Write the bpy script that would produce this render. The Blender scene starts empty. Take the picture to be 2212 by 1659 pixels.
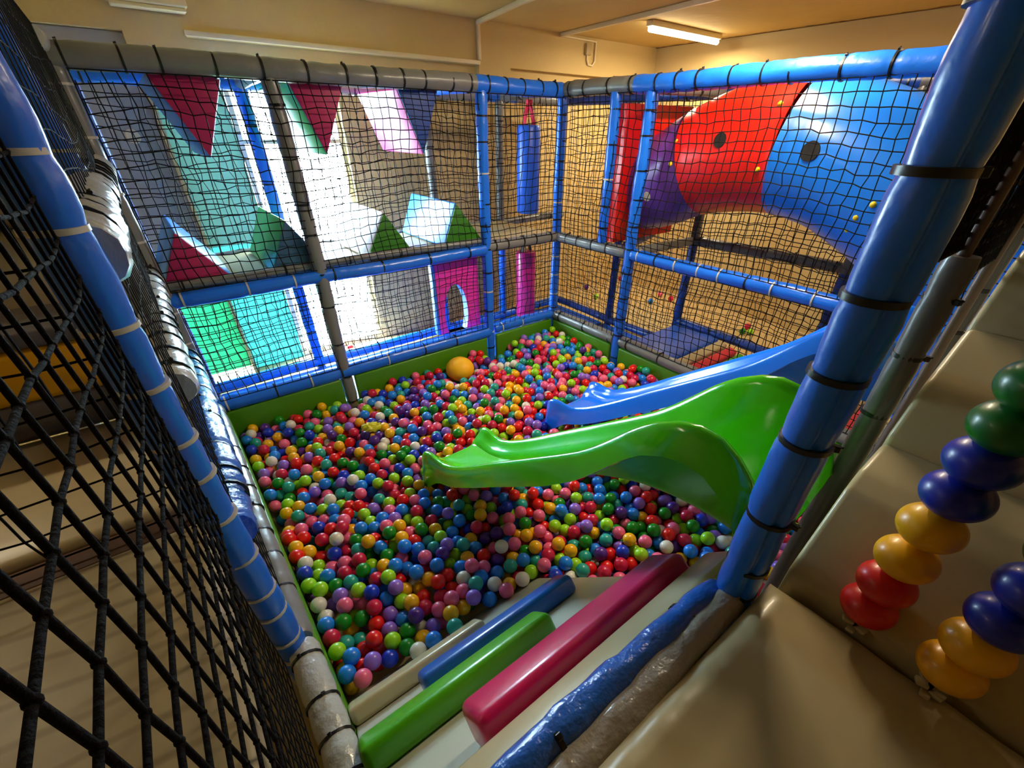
import bpy, bmesh, math, random
import numpy as np
from mathutils import Vector, Matrix

random.seed(7)
rng = np.random.RandomState(7)
S = 0.75            # authoring units -> metres, applied once at the end
scene = bpy.context.scene
COL = scene.collection

# ------------------------------------------------------------------ materials
def lin(c):
    c = c / 255.0
    return c / 12.92 if c <= 0.04045 else ((c + 0.055) / 1.055) ** 2.4

def rgb(r, g, b):
    return (lin(r), lin(g), lin(b), 1.0)

def material(name, col, rough=0.4, bump=0.0, bscale=12.0, spec=0.5, coat=0.0, var=0.0, metal=0.0, trans=None):
    m = bpy.data.materials.new(name)
    m.use_nodes = True
    nt = m.node_tree
    b = nt.nodes['Principled BSDF']
    b.inputs['Base Color'].default_value = col
    b.inputs['Roughness'].default_value = rough
    b.inputs['Specular IOR Level'].default_value = spec
    b.inputs['Coat Weight'].default_value = coat
    b.inputs['Coat Roughness'].default_value = 0.12
    b.inputs['Metallic'].default_value = metal
    if bump or var:
        tc = nt.nodes.new('ShaderNodeTexCoord')
        nz = nt.nodes.new('ShaderNodeTexNoise')
        nz.inputs['Scale'].default_value = bscale
        nz.inputs['Detail'].default_value = 4
        nz.inputs['Roughness'].default_value = 0.55
        nt.links.new(tc.outputs['Object'], nz.inputs['Vector'])
        if bump:
            bp = nt.nodes.new('ShaderNodeBump')
            bp.inputs['Strength'].default_value = bump
            bp.inputs['Distance'].default_value = 0.03
            nt.links.new(nz.outputs['Fac'], bp.inputs['Height'])
            nt.links.new(bp.outputs['Normal'], b.inputs['Normal'])
        if var:
            n2 = nt.nodes.new('ShaderNodeTexNoise')
            n2.inputs['Scale'].default_value = 2.5
            n2.inputs['Detail'].default_value = 5
            nt.links.new(tc.outputs['Object'], n2.inputs['Vector'])
            mx = nt.nodes.new('ShaderNodeMix'); mx.data_type = 'RGBA'
            d = 1.0 - var
            mx.inputs['A'].default_value = (col[0]*d, col[1]*d, col[2]*d, 1)
            mx.inputs['B'].default_value = col
            nt.links.new(n2.outputs['Fac'], mx.inputs['Factor'])
            nt.links.new(mx.outputs['Result'], b.inputs['Base Color'])
    return m

M = {}
M['blue'] = material('blue_vinyl', rgb(24, 116, 248), 0.32, 0.22, 9, coat=0.3)
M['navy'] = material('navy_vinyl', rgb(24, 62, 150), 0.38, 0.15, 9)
M['matblue'] = material('blue_mat_vinyl', rgb(38, 100, 225), 0.35, 0.12, 7, var=0.2)
M['gray'] = material('grey_vinyl', rgb(126, 127, 126), 0.36, 0.2, 9, coat=0.2)
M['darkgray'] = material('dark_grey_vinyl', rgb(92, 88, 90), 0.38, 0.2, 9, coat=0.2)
M['silver'] = material('silver_vinyl', rgb(188, 190, 188), 0.28, 0.45, 14, coat=0.4)
M['wrinkgray'] = material('wrinkled_grey_vinyl', rgb(158, 150, 142), 0.25, 0.5, 16, coat=0.5)
M['wrinkblue'] = material('wrinkled_blue_vinyl', rgb(40, 105, 215), 0.25, 0.5, 16, coat=0.5)
M['brown'] = material('brown_grey_tube', rgb(96, 74, 66), 0.4, 0.1)
M['tie'] = material('black_cable_tie', rgb(14, 13, 16), 0.35)
M['wtie'] = material('white_cable_tie', rgb(205, 200, 190), 0.4)
M['net'] = material('black_net_cord', rgb(14, 10, 13), 0.85, spec=.25)
M['rope'] = material('black_rope', rgb(7, 5, 6), 0.9, 0.3, 120, spec=.2)
M['green'] = material('green_panel_vinyl', rgb(84, 150, 18), 0.36, 0.12, 6, var=0.25)
M['slidegreen'] = material('green_slide_plastic', rgb(78, 212, 10), 0.16, 0.02, 20, coat=0.5)
M['slideblue'] = material('blue_slide_plastic', rgb(16, 120, 255), 0.18, 0.02, 20, coat=0.5)
M['cream'] = material('cream_vinyl', rgb(188, 172, 132), 0.36, 0.12, 4, coat=0.15, var=0.08)
M['pale'] = material('pale_ramp_vinyl', rgb(205, 206, 190), 0.3, 0.1, 4, coat=0.25, var=0.08)
M['barcream'] = material('beige_bar_vinyl', rgb(196, 182, 142), 0.3, 0.15, 5, coat=0.3)
M['barblue'] = material('blue_bar_vinyl', rgb(24, 96, 196), 0.3, 0.15, 5, coat=0.3)
M['bargreen'] = material('green_bar_vinyl', rgb(80, 178, 12), 0.3, 0.15, 5, coat=0.3)
M['barmagenta'] = material('magenta_bar_vinyl', rgb(216, 14, 96), 0.3, 0.15, 5, coat=0.3)
M['barred'] = material('red_bar_vinyl', rgb(214, 46, 66), 0.4, 0.1, 5)
M['yellow'] = material('yellow_vinyl', rgb(238, 172, 10), 0.4, 0.1, 5)
M['tubered'] = material('red_tube_plastic', rgb(240, 28, 12), 0.3, 0.02, 8, coat=0.25)
M['tubeblue'] = material('blue_tube_plastic', rgb(28, 130, 252), 0.3, 0.02, 8, coat=0.25)
M['tubepurple'] = material('purple_tube_plastic', rgb(112, 62, 160), 0.32, 0.02, 8, coat=0.2)
M['hole'] = material('dark_tube_inside', rgb(10, 6, 10), 0.8)
M['bolt'] = material('yellow_bolt_cap', rgb(236, 208, 20), 0.35)
M['crimson'] = material('crimson_vinyl', rgb(200, 38, 108), 0.5, 0.1, 5)
M['magenta'] = material('magenta_vinyl', rgb(192, 20, 96), 0.45, 0.1, 5)
M['prismblue'] = material('light_blue_vinyl', rgb(50, 128, 226), 0.34, 0.1, 5, coat=0.2)
M['prismdblue'] = material('blue_cloth_vinyl', rgb(34, 76, 168), 0.5, 0.1, 5)
M['prismslate'] = material('slate_blue_vinyl', rgb(70, 112, 150), 0.5, 0.1, 5)
M['prismgreen'] = material('mid_green_vinyl', rgb(54, 180, 60), 0.34, 0.1, 5, coat=0.2)
M['prismdgreen'] = material('dark_green_vinyl', rgb(58, 132, 18), 0.5, 0.1, 5)
M['pink'] = material('pink_vinyl', rgb(252, 60, 188), 0.34, 0.1, 5, coat=0.2)
M['paleblush'] = material('pale_pink_vinyl', rgb(236, 190, 206), 0.3, 0.1, 5, coat=0.2)
M['bagmagenta'] = material('magenta_bag_vinyl', rgb(190, 12, 110), 0.32, 0.08, 6, coat=0.3)
M['strapred'] = material('red_strap', rgb(226, 26, 76), 0.6)
M['strapblack'] = material('black_strap', rgb(14, 12, 22), 0.6)
M['trim'] = material('white_trim_paint', rgb(222, 205, 165), 0.45, 0.05)
M['metal'] = material('painted_metal', rgb(170, 150, 105), 0.4)
M['wood'] = material('wood_board', rgb(110, 66, 42), 0.6, 0.1, 8, var=0.5)
M['ceramic'] = material('white_unit_plastic', rgb(226, 208, 165), 0.4)
M['dome'] = material('orange_dome_vinyl', rgb(255, 192, 16), 0.55, 0.05, 6)
M['film'] = material('crumpled_yellow_film', rgb(216, 210, 30), 0.25, 0.4, 20, coat=0.4)

def wall_paint(name, col, stain):
    m = material(name, col, 0.75, 0.25, 5, spec=0.25)
    nt = m.node_tree; b = nt.nodes['Principled BSDF']
    tc = nt.nodes.new('ShaderNodeTexCoord')
    n = nt.nodes.new('ShaderNodeTexNoise'); n.inputs['Scale'].default_value = 1.3; n.inputs['Detail'].default_value = 8
    nt.links.new(tc.outputs['Object'], n.inputs['Vector'])
    r = nt.nodes.new('ShaderNodeValToRGB')
    r.color_ramp.elements[0].position = 0.3; r.color_ramp.elements[0].color = (col[0]*stain, col[1]*stain, col[2]*stain*.95, 1)
    r.color_ramp.elements[1].position = 0.62; r.color_ramp.elements[1].color = col
    nt.links.new(n.outputs['Fac'], r.inputs['Fac'])
    nt.links.new(r.outputs['Color'], b.inputs['Base Color'])
    return m
M['wall'] = wall_paint('cream_wall_paint', rgb(208, 182, 126), 0.9)
M['ceil'] = wall_paint('cream_ceiling_paint', rgb(206, 176, 112), 0.88)
M['daygrey'] = material('daylight_grey_tint', rgb(160, 158, 152), .6, .05)  # grey of the daylit recess wall, put into the colour
M['mould'] = material('brown_mould_stain', rgb(140, 108, 60), 0.9, 0.3, 30, var=0.5)

def floor_mat():
    m = material('tan_floor_tiles', rgb(196, 172, 122), 0.5, 0.05, 6, var=0.15)
    return m
M['floor'] = floor_mat()

def strip_vinyl():     # pale wood-look vinyl with thin grain lines across
    m = material('wood_look_vinyl', rgb(160, 145, 108), 0.4, 0.08, 4)
    nt = m.node_tree; b = nt.nodes['Principled BSDF']
    tc = nt.nodes.new('ShaderNodeTexCoord')
    mp = nt.nodes.new('ShaderNodeMapping'); mp.inputs['Rotation'].default_value = (0, 0, math.radians(8))
    nt.links.new(tc.outputs['Object'], mp.inputs['Vector'])
    w = nt.nodes.new('ShaderNodeTexWave'); w.bands_direction = 'Y'
    w.inputs['Scale'].default_value = 4.2; w.inputs['Distortion'].default_value = 2.2
    w.inputs['Detail'].default_value = 2; w.inputs['Detail Scale'].default_value = 0.8
    nt.links.new(mp.outputs['Vector'], w.inputs['Vector'])
    r = nt.nodes.new('ShaderNodeValToRGB')
    c = rgb(162, 147, 110)
    r.color_ramp.elements[0].position = 0.0; r.color_ramp.elements[0].color = (c[0]*.72, c[1]*.7, c[2]*.66, 1)
    r.color_ramp.elements[1].position = 0.16; r.color_ramp.elements[1].color = c
    nt.links.new(w.outputs['Fac'], r.inputs['Fac'])
    nt.links.new(r.outputs['Color'], b.inputs['Base Color'])
    return m
M['stripe'] = strip_vinyl()

def emission(name, col, strength):
    m = bpy.data.materials.new(name); m.use_nodes = True
    nt = m.node_tree
    e = nt.nodes.new('ShaderNodeEmission'); e.inputs['Color'].default_value = col; e.inputs['Strength'].default_value = strength
    nt.links.new(e.outputs['Emission'], nt.nodes['Material Output'].inputs['Surface'])
    return m
M['lamp'] = emission('fluorescent_tube_glow', (1.0, 0.88, 0.62, 1), 22)

def glass():
    m = bpy.data.materials.new('window_glass'); m.use_nodes = True
    nt = m.node_tree
    t = nt.nodes.new('ShaderNodeBsdfTransparent'); t.inputs['Color'].default_value = (.93, .97, .97, 1)
    g = nt.nodes.new('ShaderNodeBsdfGlossy'); g.inputs['Roughness'].default_value = 0.03
    x = nt.nodes.new('ShaderNodeMixShader'); x.inputs['Fac'].default_value = 0.06
    nt.links.new(t.outputs[0], x.inputs[1]); nt.links.new(g.outputs[0], x.inputs[2])
    nt.links.new(x.outputs[0], nt.nodes['Material Output'].inputs['Surface'])
    return m
M['glass'] = glass()

def frosted(name, col, trans):
    m = bpy.data.materials.new(name); m.use_nodes = True
    nt = m.node_tree
    t = nt.nodes.new('ShaderNodeBsdfTranslucent'); t.inputs['Color'].default_value = col
    d = nt.nodes.new('ShaderNodeBsdfDiffuse'); d.inputs['Color'].default_value = col
    x = nt.nodes.new('ShaderNodeMixShader'); x.inputs['Fac'].default_value = trans
    nt.links.new(d.outputs[0], x.inputs[1]); nt.links.new(t.outputs[0], x.inputs[2])
    nt.links.new(x.outputs[0], nt.nodes['Material Output'].inputs['Surface'])
    return m
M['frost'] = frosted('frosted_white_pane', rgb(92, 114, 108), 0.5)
M['daymint'] = frosted('daylight_mint_pane', rgb(76, 146, 118), 0.5)  # mint cast of the daylight is put into the pane colour
M['dayteal'] = frosted('daylight_teal_pane', rgb(92, 156, 152), 0.5)  # cyan daylight on the lower wall, put into the pane as teal
M['pave'] = material('pale_paving', rgb(216, 214, 205), 0.8)

# ------------------------------------------------------------------ mesh building
class MB:
    def __init__(self): self.v = []; self.f = []; self.m = []
    def add(self, vs, fs, mi=0):
        o = len(self.v)
        self.v.extend([tuple(p) for p in vs])
        self.f.extend([tuple(i + o for i in f) for f in fs])
        self.m.extend([mi] * len(fs))
        return self

def obj(name, mb, mats, parent=None, base=(0, 0, 0), smooth=True, sharp=35):
    """link one mesh object; vertices are in world units, base is the origin of its thing"""
    if not isinstance(mats, (list, tuple)): mats = [mats]
    me = bpy.data.meshes.new(name)
    b = np.array(base, float)
    vv = np.array(mb.v, float).reshape(-1, 3) - b
    me.from_pydata(vv.tolist(), [], mb.f)
    for m in mats: me.materials.append(m)
    if len(mats) > 1: me.polygons.foreach_set('material_index', mb.m)
    if smooth:
        me.polygons.foreach_set('use_smooth', [True] * len(me.polygons))
        if sharp: me.set_sharp_from_angle(angle=math.radians(sharp))
    me.update()
    o = bpy.data.objects.new(name, me); COL.objects.link(o)
    if parent is not None: o.parent = parent
    else: o.location = base
    return o

def tag(o, label=None, cat=None, group=None, kind=None):
    if label: o['label'] = label
    if cat: o['category'] = cat
    if group: o['group'] = group
    if kind: o['kind'] = kind
    return o

def thing(name, label, cat, loc, group=None):
    o = bpy.data.objects.new(name, None); COL.objects.link(o)
    o.location = loc; o.empty_display_size = 0.1
    return tag(o, label, cat, group)

def struct(name, mb, m, smooth=False):
    o = obj(name, mb, m, smooth=smooth); o['kind'] = 'structure'; return o

def vbox(mb, u0, u1, v0, v1, z0, z1, mi=0):
    vs = [(u0, v0, z0), (u1, v0, z0), (u1, v1, z0), (u0, v1, z0), (u0, v0, z1), (u1, v0, z1), (u1, v1, z1), (u0, v1, z1)]
    fs = [(0, 3, 2, 1), (4, 5, 6, 7), (0, 1, 5, 4), (1, 2, 6, 5), (2, 3, 7, 6), (3, 0, 4, 7)]
    return mb.add(vs, fs, mi)

def bevelled(vs, fs, r, seg=3):
    bm = bmesh.new()
    bv = [bm.verts.new(p) for p in vs]
    for f in fs: bm.faces.new([bv[i] for i in f])
    bmesh.ops.recalc_face_normals(bm, faces=bm.faces)
    bmesh.ops.bevel(bm, geom=list(bm.edges), offset=r, segments=seg, affect='EDGES', profile=0.5, clamp_overlap=True)
    bm.verts.index_update()
    V_ = [v.co[:] for v in bm.verts]; F_ = [[v.index for v in f.verts] for f in bm.faces]
    bm.free()
    return V_, F_

def rbox(mb, c, ax, half, r, seg=3, mi=0):
    """rounded box: centre, three unit axes, half sizes"""
    vs = []
    for sx, sy, sz in ((-1,-1,-1),(1,-1,-1),(1,1,-1),(-1,1,-1),(-1,-1,1),(1,-1,1),(1,1,1),(-1,1,1)):
        vs.append((sx*half[0], sy*half[1], sz*half[2]))
    fs = [(0,3,2,1),(4,5,6,7),(0,1,5,4),(1,2,6,5),(2,3,7,6),(3,0,4,7)]
    V_, F_ = bevelled(vs, fs, r, seg)
    A = np.array(ax, float); P = np.array(V_) @ A + np.array(c, float)
    return mb.add(P.tolist(), F_, mi)

AX = ((1,0,0),(0,1,0),(0,0,1))
def rb(mb, u0, u1, v0, v1, z0, z1, r=0.02, seg=3, mi=0):
    return rbox(mb, ((u0+u1)/2, (v0+v1)/2, (z0+z1)/2), AX, (abs(u1-u0)/2, abs(v1-v0)/2, abs(z1-z0)/2), r, seg, mi)

def extrude_poly(mb, pts3, off, r=0.0, seg=2, mi=0):
    """prism from a planar polygon (list of 3D points) extruded by the vector off"""
    n = len(pts3); o = np.array(off, float)
    vs = [tuple(p) for p in pts3] + [tuple(np.array(p, float) + o) for p in pts3]
    fs = [tuple(range(n-1, -1, -1)), tuple(range(n, 2*n))] + [(i, (i+1) % n, n + (i+1) % n, n + i) for i in range(n)]
    if r:
        vs, fs = bevelled(vs, fs, r, seg)
    return mb.add(vs, fs, mi)

def frame_of(d):
    d = np.array(d, float); d /= np.linalg.norm(d)
    a = np.array((0, 0, 1.0)) if abs(d[2]) < 0.9 else np.array((1.0, 0, 0))
    x = np.cross(d, a); x /= np.linalg.norm(x)
    return x, np.cross(d, x), d

def sweep(mb, path, radii, seg=14, caps=True, mi=0, mis=None):
    path = [np.array(p, float) for p in path]; n = len(path); vs = []; fs = []; ml = []
    for i, p in enumerate(path):
        d = path[min(i+1, n-1)] - path[max(i-1, 0)]
        x, y, _ = frame_of(d)
        rr = radii[i] if hasattr(radii, '__len__') else radii
        for k in range(seg):
            a = 2*math.pi*k/seg
            rk = rr(a) if callable(rr) else rr
            vs.append(tuple(p + (x*math.cos(a) + y*math.sin(a))*rk))
    o = len(mb.v); mb.v.extend(vs)
    for i in range(n-1):
        for k in range(seg):
            k2 = (k+1) % seg
            mb.f.append((o+i*seg+k, o+i*seg+k2, o+(i+1)*seg+k2, o+(i+1)*seg+k)); mb.m.append(mi if mis is None else mis[i])
    if caps:
        mb.f.append(tuple(o+k for k in range(seg-1, -1, -1))); mb.m.append(mi if mis is None else mis[0])
        mb.f.append(tuple(o+(n-1)*seg+k for k in range(seg))); mb.m.append(mi if mis is None else mis[-1])
    return mb

def ico(mb, c, r, sub=2, sc=(1, 1, 1), mi=0):
    V_, F_ = ICO[sub]
    P = V_ * (np.array(sc) * r) + np.array(c)
    return mb.add(P.tolist(), F_, mi)
def make_ico(sub):
    bm = bmesh.new(); bmesh.ops.create_icosphere(bm, subdivisions=sub, radius=1.0)
    bm.verts.index_update()
    r = (np.array([v.co[:] for v in bm.verts]), [[v.index for v in f.verts] for f in bm.faces]); bm.free(); return r
ICO = {k: make_ico(k) for k in (1, 2, 3, 4)}

# ------------------------------------------------------------------ padded tubes with cable ties
def tie_mesh(mb, p, d, r, w=0.014, tail=True):
    x, y, d = frame_of(d)
    p = np.array(p, float)
    sweep(mb, [p - d*w*.52, p - d*w*.48, p + d*w*.48, p + d*w*.52], [r*0.9, r*1.06, r*1.06, r*0.9], seg=16, caps=False)
    if tail:
        a = random.uniform(-0.6, 0.6)
        up = np.array((0, 0, 1.0)) if abs(d[2]) < 0.9 else x
        dirn = up*math.cos(a) + np.cross(d, up)*math.sin(a)
        q = p + dirn*r*1.0
        rbox(mb, q, (dirn, d, np.cross(dirn, d)), (0.014, 0.008, 0.008), 0.002, 1)
        sweep(mb, [q, q + dirn*0.018 + d*0.006], [0.004, 0.003], seg=5)

def padded(name, parent, base, p0, p1, r, mats, split=None, ties=None, tie_gap=0.24, wrinkle=0.012, seg=14, tiecol='tie', lobes=0, label=None):
    """foam-padded tube from p0 to p1 as one part; cable ties are its sub-parts. split: [(t, material index)...]"""
    p0 = np.array(p0, float); p1 = np.array(p1, float); d = p1 - p0; L = np.linalg.norm(d); dn = d/L
    if ties is None:
        ties = []; t = random.uniform(0.06, 0.16)
        while t < L - 0.05:
            ties.append(t); t += tie_gap*random.uniform(0.75, 1.3)
    elif len(ties) and max(ties) <= 1.0 and L > 1.01: ties = [t*L for t in ties]
    n = max(6, int(L/0.035)); path = []; rad = []
    x, y, _ = frame_of(d)
    ph = [random.uniform(0, 6.28) for _ in range(6)]
    ts = list(np.linspace(0, L, n+1))
    for s in (split or [])[1:]: ts.append(s[0]*L); ts.append(s[0]*L+0.004)
    ts = sorted(ts)
    for t in ts:
        w = math.sin(t*2.1+ph[0])*0.35 + math.sin(t*5.3+ph[1])*0.25
        path.append(p0 + dn*t + x*wrinkle*0.6*w + y*wrinkle*0.5*math.sin(t*3.1+ph[2]))
        pin = 0.0
        for q in ties: pin = max(pin, math.exp(-((t-q)/0.022)**2))
        e = min(t, L-t); endp = 0.88 + 0.12*min(1, e/0.02)
        base_r = r*(1 + wrinkle*2.2*math.sin(t*14+ph[3])*0.5 + wrinkle*1.6*math.sin(t*37+ph[4])) * (1-0.10*pin)*endp
        if lobes:
            c_ = ph[5]*0
            rad.append(lambda a, b=base_r, t=t: b*(1 - 0.2*math.exp(-((((a-lobes+math.pi) % (2*math.pi))-math.pi)/0.17)**2)
                        + wrinkle*1.5*math.sin(3*a+t*9)))
        else:
            rad.append(lambda a, b=base_r, t=t: b*(1 + wrinkle*1.2*math.sin(2*a+t*7+ph[2]) + wrinkle*0.8*math.sin(5*a-t*23)))
    mis = None
    if split:
        mis = []
        for t in ts[:-1]:
            k = 0
            for s in split:
                if t/L >= s[0] - 1e-6: k = s[1]
            mis.append(k)
    mb = MB(); sweep(mb, path, rad, seg=seg, mis=mis)
    o = obj(name, mb, mats, parent, base, sharp=60)
    if label: o['label'] = label
    for i, q in enumerate(ties):
        mt = MB(); tie_mesh(mt, p0 + dn*q, d, r*0.965, tail=(tiecol == 'tie' and random.random() < .6))
        c = tiecol
        if c == 'mix': c = 'wtie' if random.random() < .35 else 'tie'
        obj('cable_tie', mt, M[c], o, base)
    return o

BLUE, GRAY = M['blue'], M['gray']
ZT, ZM = 2.445, 1.0
U3, U2, UL, V2 = 1.067, 2.913, 4.104, 1.194
FLOOR = -0.47

# --- left fence (window side of the pit)
B = (2.0, 0, FLOOR)
t = thing('play_structure', 'grey and blue padded tube frame along the window side of ball pit', 'play frame', B)
padded('post', t, B, (0, 0, FLOOR), (0, 0, 2.4), .056, BLUE, tiecol='mix')
padded('post', t, B, (U3, 0, FLOOR), (U3, 0, 2.4), .06, BLUE, tiecol='mix')
padded('post', t, B, (U2, 0, FLOOR), (U2, 0, 2.4), .062, GRAY, tie_gap=.3)
padded('post', t, B, (UL, 0, FLOOR), (UL, 0, 2.4), .062, GRAY, tie_gap=.3, tiecol='wtie')
padded('rail', t, B, (4.16, 0, ZT), (0, 0, ZT), .072, [GRAY, BLUE], split=[(0, 0), (.728, 1)], tie_gap=.25)
padded('rail', t, B, (UL, 0.0, .97), (U3, 0, .97), .062, BLUE, tie_gap=.4, tiecol='mix')
padded('rail', t, B, (UL, -.04, 1.065), (U3, -.04, 1.065), .036, GRAY, tie_gap=.6)
padded('rail', t, B, (U3, 0, ZM), (0, 0, ZM), .062, GRAY, tie_gap=.2)
padded('rail', t, B, (UL, 0, 0), (U3, 0, 0), .072, BLUE, tie_gap=.4, tiecol='mix')
padded('rail', t, B, (U3-.07, 0, 0), (0.03, 0, 0), .062, BLUE, tie_gap=.3, tiecol='wtie', wrinkle=.03)

# --- right fence (in front of the tube slide)
B = (0, 2, FLOOR)
t = thing('play_structure', 'blue and grey padded tube frame between the ball pit and the tube slide', 'play frame', B)
padded('post', t, B, (0, V2, FLOOR), (0, V2, 2.4), .062, BLUE, tiecol='mix')
padded('post', t, B, (0, .777, 1.05), (0, .777, 2.4), .062, BLUE, tiecol='mix')
padded('post', t, B, (0, 4.12, FLOOR), (0, 4.12, 2.4), .062, BLUE)
padded('rail', t, B, (0, .05, ZT), (0, 4.3, ZT), .072, [GRAY, BLUE], split=[(0, 0), (.225, 1)], tie_gap=.26)
padded('rail', t, B, (0, .06, ZM), (0, V2-.05, ZM), .062, GRAY, tie_gap=.2)
padded('rail', t, B, (0, V2+.05, ZM), (0, 4.12, ZM), .066, BLUE, tie_gap=.26, tiecol='mix')
padded('rail', t, B, (0, .06, 0), (0, V2-.05, 0), .066, GRAY, tie_gap=.4)
padded('rail', t, B, (0, V2+.05, 0), (0, 4.12, 0), .066, GRAY, tie_gap=.4)

# --- rear frame of the window-side lane
B = (1.5, -1.2, FLOOR)
t = thing('play_structure', 'padded rear frame standing between the triangular blocks and the window wall', 'play frame', B)
padded('post', t, B, (0, -1.2, FLOOR), (0, -1.2, 2.4), .055, [BLUE, GRAY], split=[(0, 0), (.51, 1)], tie_gap=.4)
padded('post', t, B, (1.04, -1.2, FLOOR), (1.04, -1.2, 2.4), .055, [BLUE, GRAY], split=[(0, 0), (.51, 1)], tie_gap=.4)
padded('post', t, B, (2.9, -1.2, FLOOR), (2.9, -1.2, 2.4), .06, BLUE, tie_gap=.4)
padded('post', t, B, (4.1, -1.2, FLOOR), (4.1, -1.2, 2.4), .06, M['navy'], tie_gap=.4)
padded('rail', t, B, (4.16, -1.2, 2.43), (-1.25, -1.2, 2.43), .06, [BLUE, GRAY], split=[(0, 0), (.32, 1), (.72, 0), (.82, 1)], tie_gap=.4)
padded('rail', t, B, (4.1, -1.2, ZM), (-1.2, -1.2, ZM), .05, GRAY, tie_gap=.5)
padded('rail', t, B, (4.1, -1.2, -.36), (-1.2, -1.2, -.36), .06, BLUE, tie_gap=.5)
for u in (0, U3, U2):
    padded('cross_rail', t, B, (u, -.08, 2.43), (u, -1.12, 2.43), .045, GRAY if u != U3 else BLUE, tie_gap=.5)

# --- outer frame of the tube-slide lane
B = (-1.2, 1.5, FLOOR)
t = thing('play_structure', 'dark padded outer frame behind the tube slide beside the cream wall', 'play frame', B)
for v in (0, V2, 2.9, 4.12):
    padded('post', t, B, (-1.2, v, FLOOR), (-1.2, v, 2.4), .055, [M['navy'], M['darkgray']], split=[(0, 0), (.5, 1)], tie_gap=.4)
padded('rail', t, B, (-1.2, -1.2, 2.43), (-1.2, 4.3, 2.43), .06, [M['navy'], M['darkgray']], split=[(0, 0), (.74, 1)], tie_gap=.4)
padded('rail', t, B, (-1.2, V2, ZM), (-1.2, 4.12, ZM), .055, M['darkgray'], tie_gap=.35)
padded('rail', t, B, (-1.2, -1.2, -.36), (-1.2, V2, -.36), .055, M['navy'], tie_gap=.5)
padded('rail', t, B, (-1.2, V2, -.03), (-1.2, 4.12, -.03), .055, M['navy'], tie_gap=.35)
padded('cross_rail', t, B, (-.06, V2, 1.0), (-1.14, V2, 1.0), .05, GRAY, tie_gap=.6)
padded('cross_rail', t, B, (-.06, V2, 2.42), (-1.14, V2, 2.42), .05, GRAY, tie_gap=.6)
padded('cross_rail', t, B, (-.06, 1.0, 1.0), (-1.14, .62, 1.0), .045, M['navy'], tie_gap=.6)

# --- left side frame: rails run towards the camera
UD = 4.12
B = (UD, 1.5, FLOOR)
t = thing('play_structure', 'padded frame at the left edge of the pit with wrinkled silver and blue rolls', 'play frame', B)
padded('post', t, B, (UD+.045, 1.2, FLOOR), (UD+.045, 1.2, 2.75), .055, [GRAY, M['blue']], split=[(0, 0), (.715, 1)], tie_gap=.5, tiecol='wtie')
padded('post', t, B, (4.145, 2.79, FLOOR), (4.145, 2.79, 2.75), .066, BLUE, tie_gap=.19, tiecol='wtie', label='blue post with white ties')
padded('rail', t, B, (UD, -.02, 2.5), (UD, .26, 2.5), .06, M['silver'], ties=[], label='short silver stub')
padded('rail', t, B, (UD, .07, 1.86), (UD, 2.72, 1.83), .085, M['silver'], tie_gap=.2, wrinkle=.022, label='wrinkled silver roll')
padded('rail', t, B, (UD, .07, 1.2), (UD, 2.25, 1.22), .078, M['silver'], tie_gap=.2, wrinkle=.022, label='wrinkled silver roll')
padded('rail', t, B, (UD, .3, .62), (UD, 2.72, .78), .085, M['wrinkblue'], tie_gap=.2, wrinkle=.022, label='wrinkled shiny blue roll')
padded('rail', t, B, (UL, .06, 0), (UL, 2.76, 0), .068, GRAY, tie_gap=.3)
padded('rail', t, B, (UL, 2.8, 0), (UL, 4.1, 0), .072, M['silver'], tie_gap=.19, wrinkle=.008, label='silver taped rim tube')

# --- near frame: post beside the green slide, doubled rail, far posts
B = (2.95, 4.12, FLOOR)
t = thing('play_structure', 'near padded frame with the thick blue post right beside the camera', 'play frame', B)
padded('post', t, B, (2.95, 4.125, FLOOR), (2.95, 4.125, 3.0), .056, M['blue'], ties=[1.45, 1.56, 1.75, 1.99, 2.16, 2.32, 2.52, 2.72],
       wrinkle=.012, seg=72, lobes=-.85, label='thick blue padded post with black ties')
padded('rail', t, B, (2.98, 4.078, .925), (4.1, 4.078, .925), .046, M['wrinkblue'], tie_gap=.3, wrinkle=.03, seg=24)
padded('rail', t, B, (2.98, 4.145, .93), (4.1, 4.145, .93), .046, M['wrinkgray'], ties=[], wrinkle=.035, seg=24)
padded('post', t, B, (2.33, 4.13, FLOOR), (2.33, 4.13, 1.84), .04, M['darkgray'], ties=[1.83, 2.03, 2.2], seg=18, label='grey foam sleeve torn at the top')
padded('post', t, B, (2.33, 4.13, 1.8), (2.33, 4.13, 2.8), .015, M['brown'], ties=[])
padded('post', t, B, (1.74, 4.13, FLOOR), (1.74, 4.13, 2.8), .018, M['brown'], ties=[])
padded('post', t, B, (1.62, 4.13, FLOOR), (1.62, 4.13, 2.8), .03, M['darkgray'], tie_gap=.2)
padded('rail', t, B, (4.1, 4.12, 2.99), (0, 4.12, 2.99), .07, BLUE)

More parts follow.
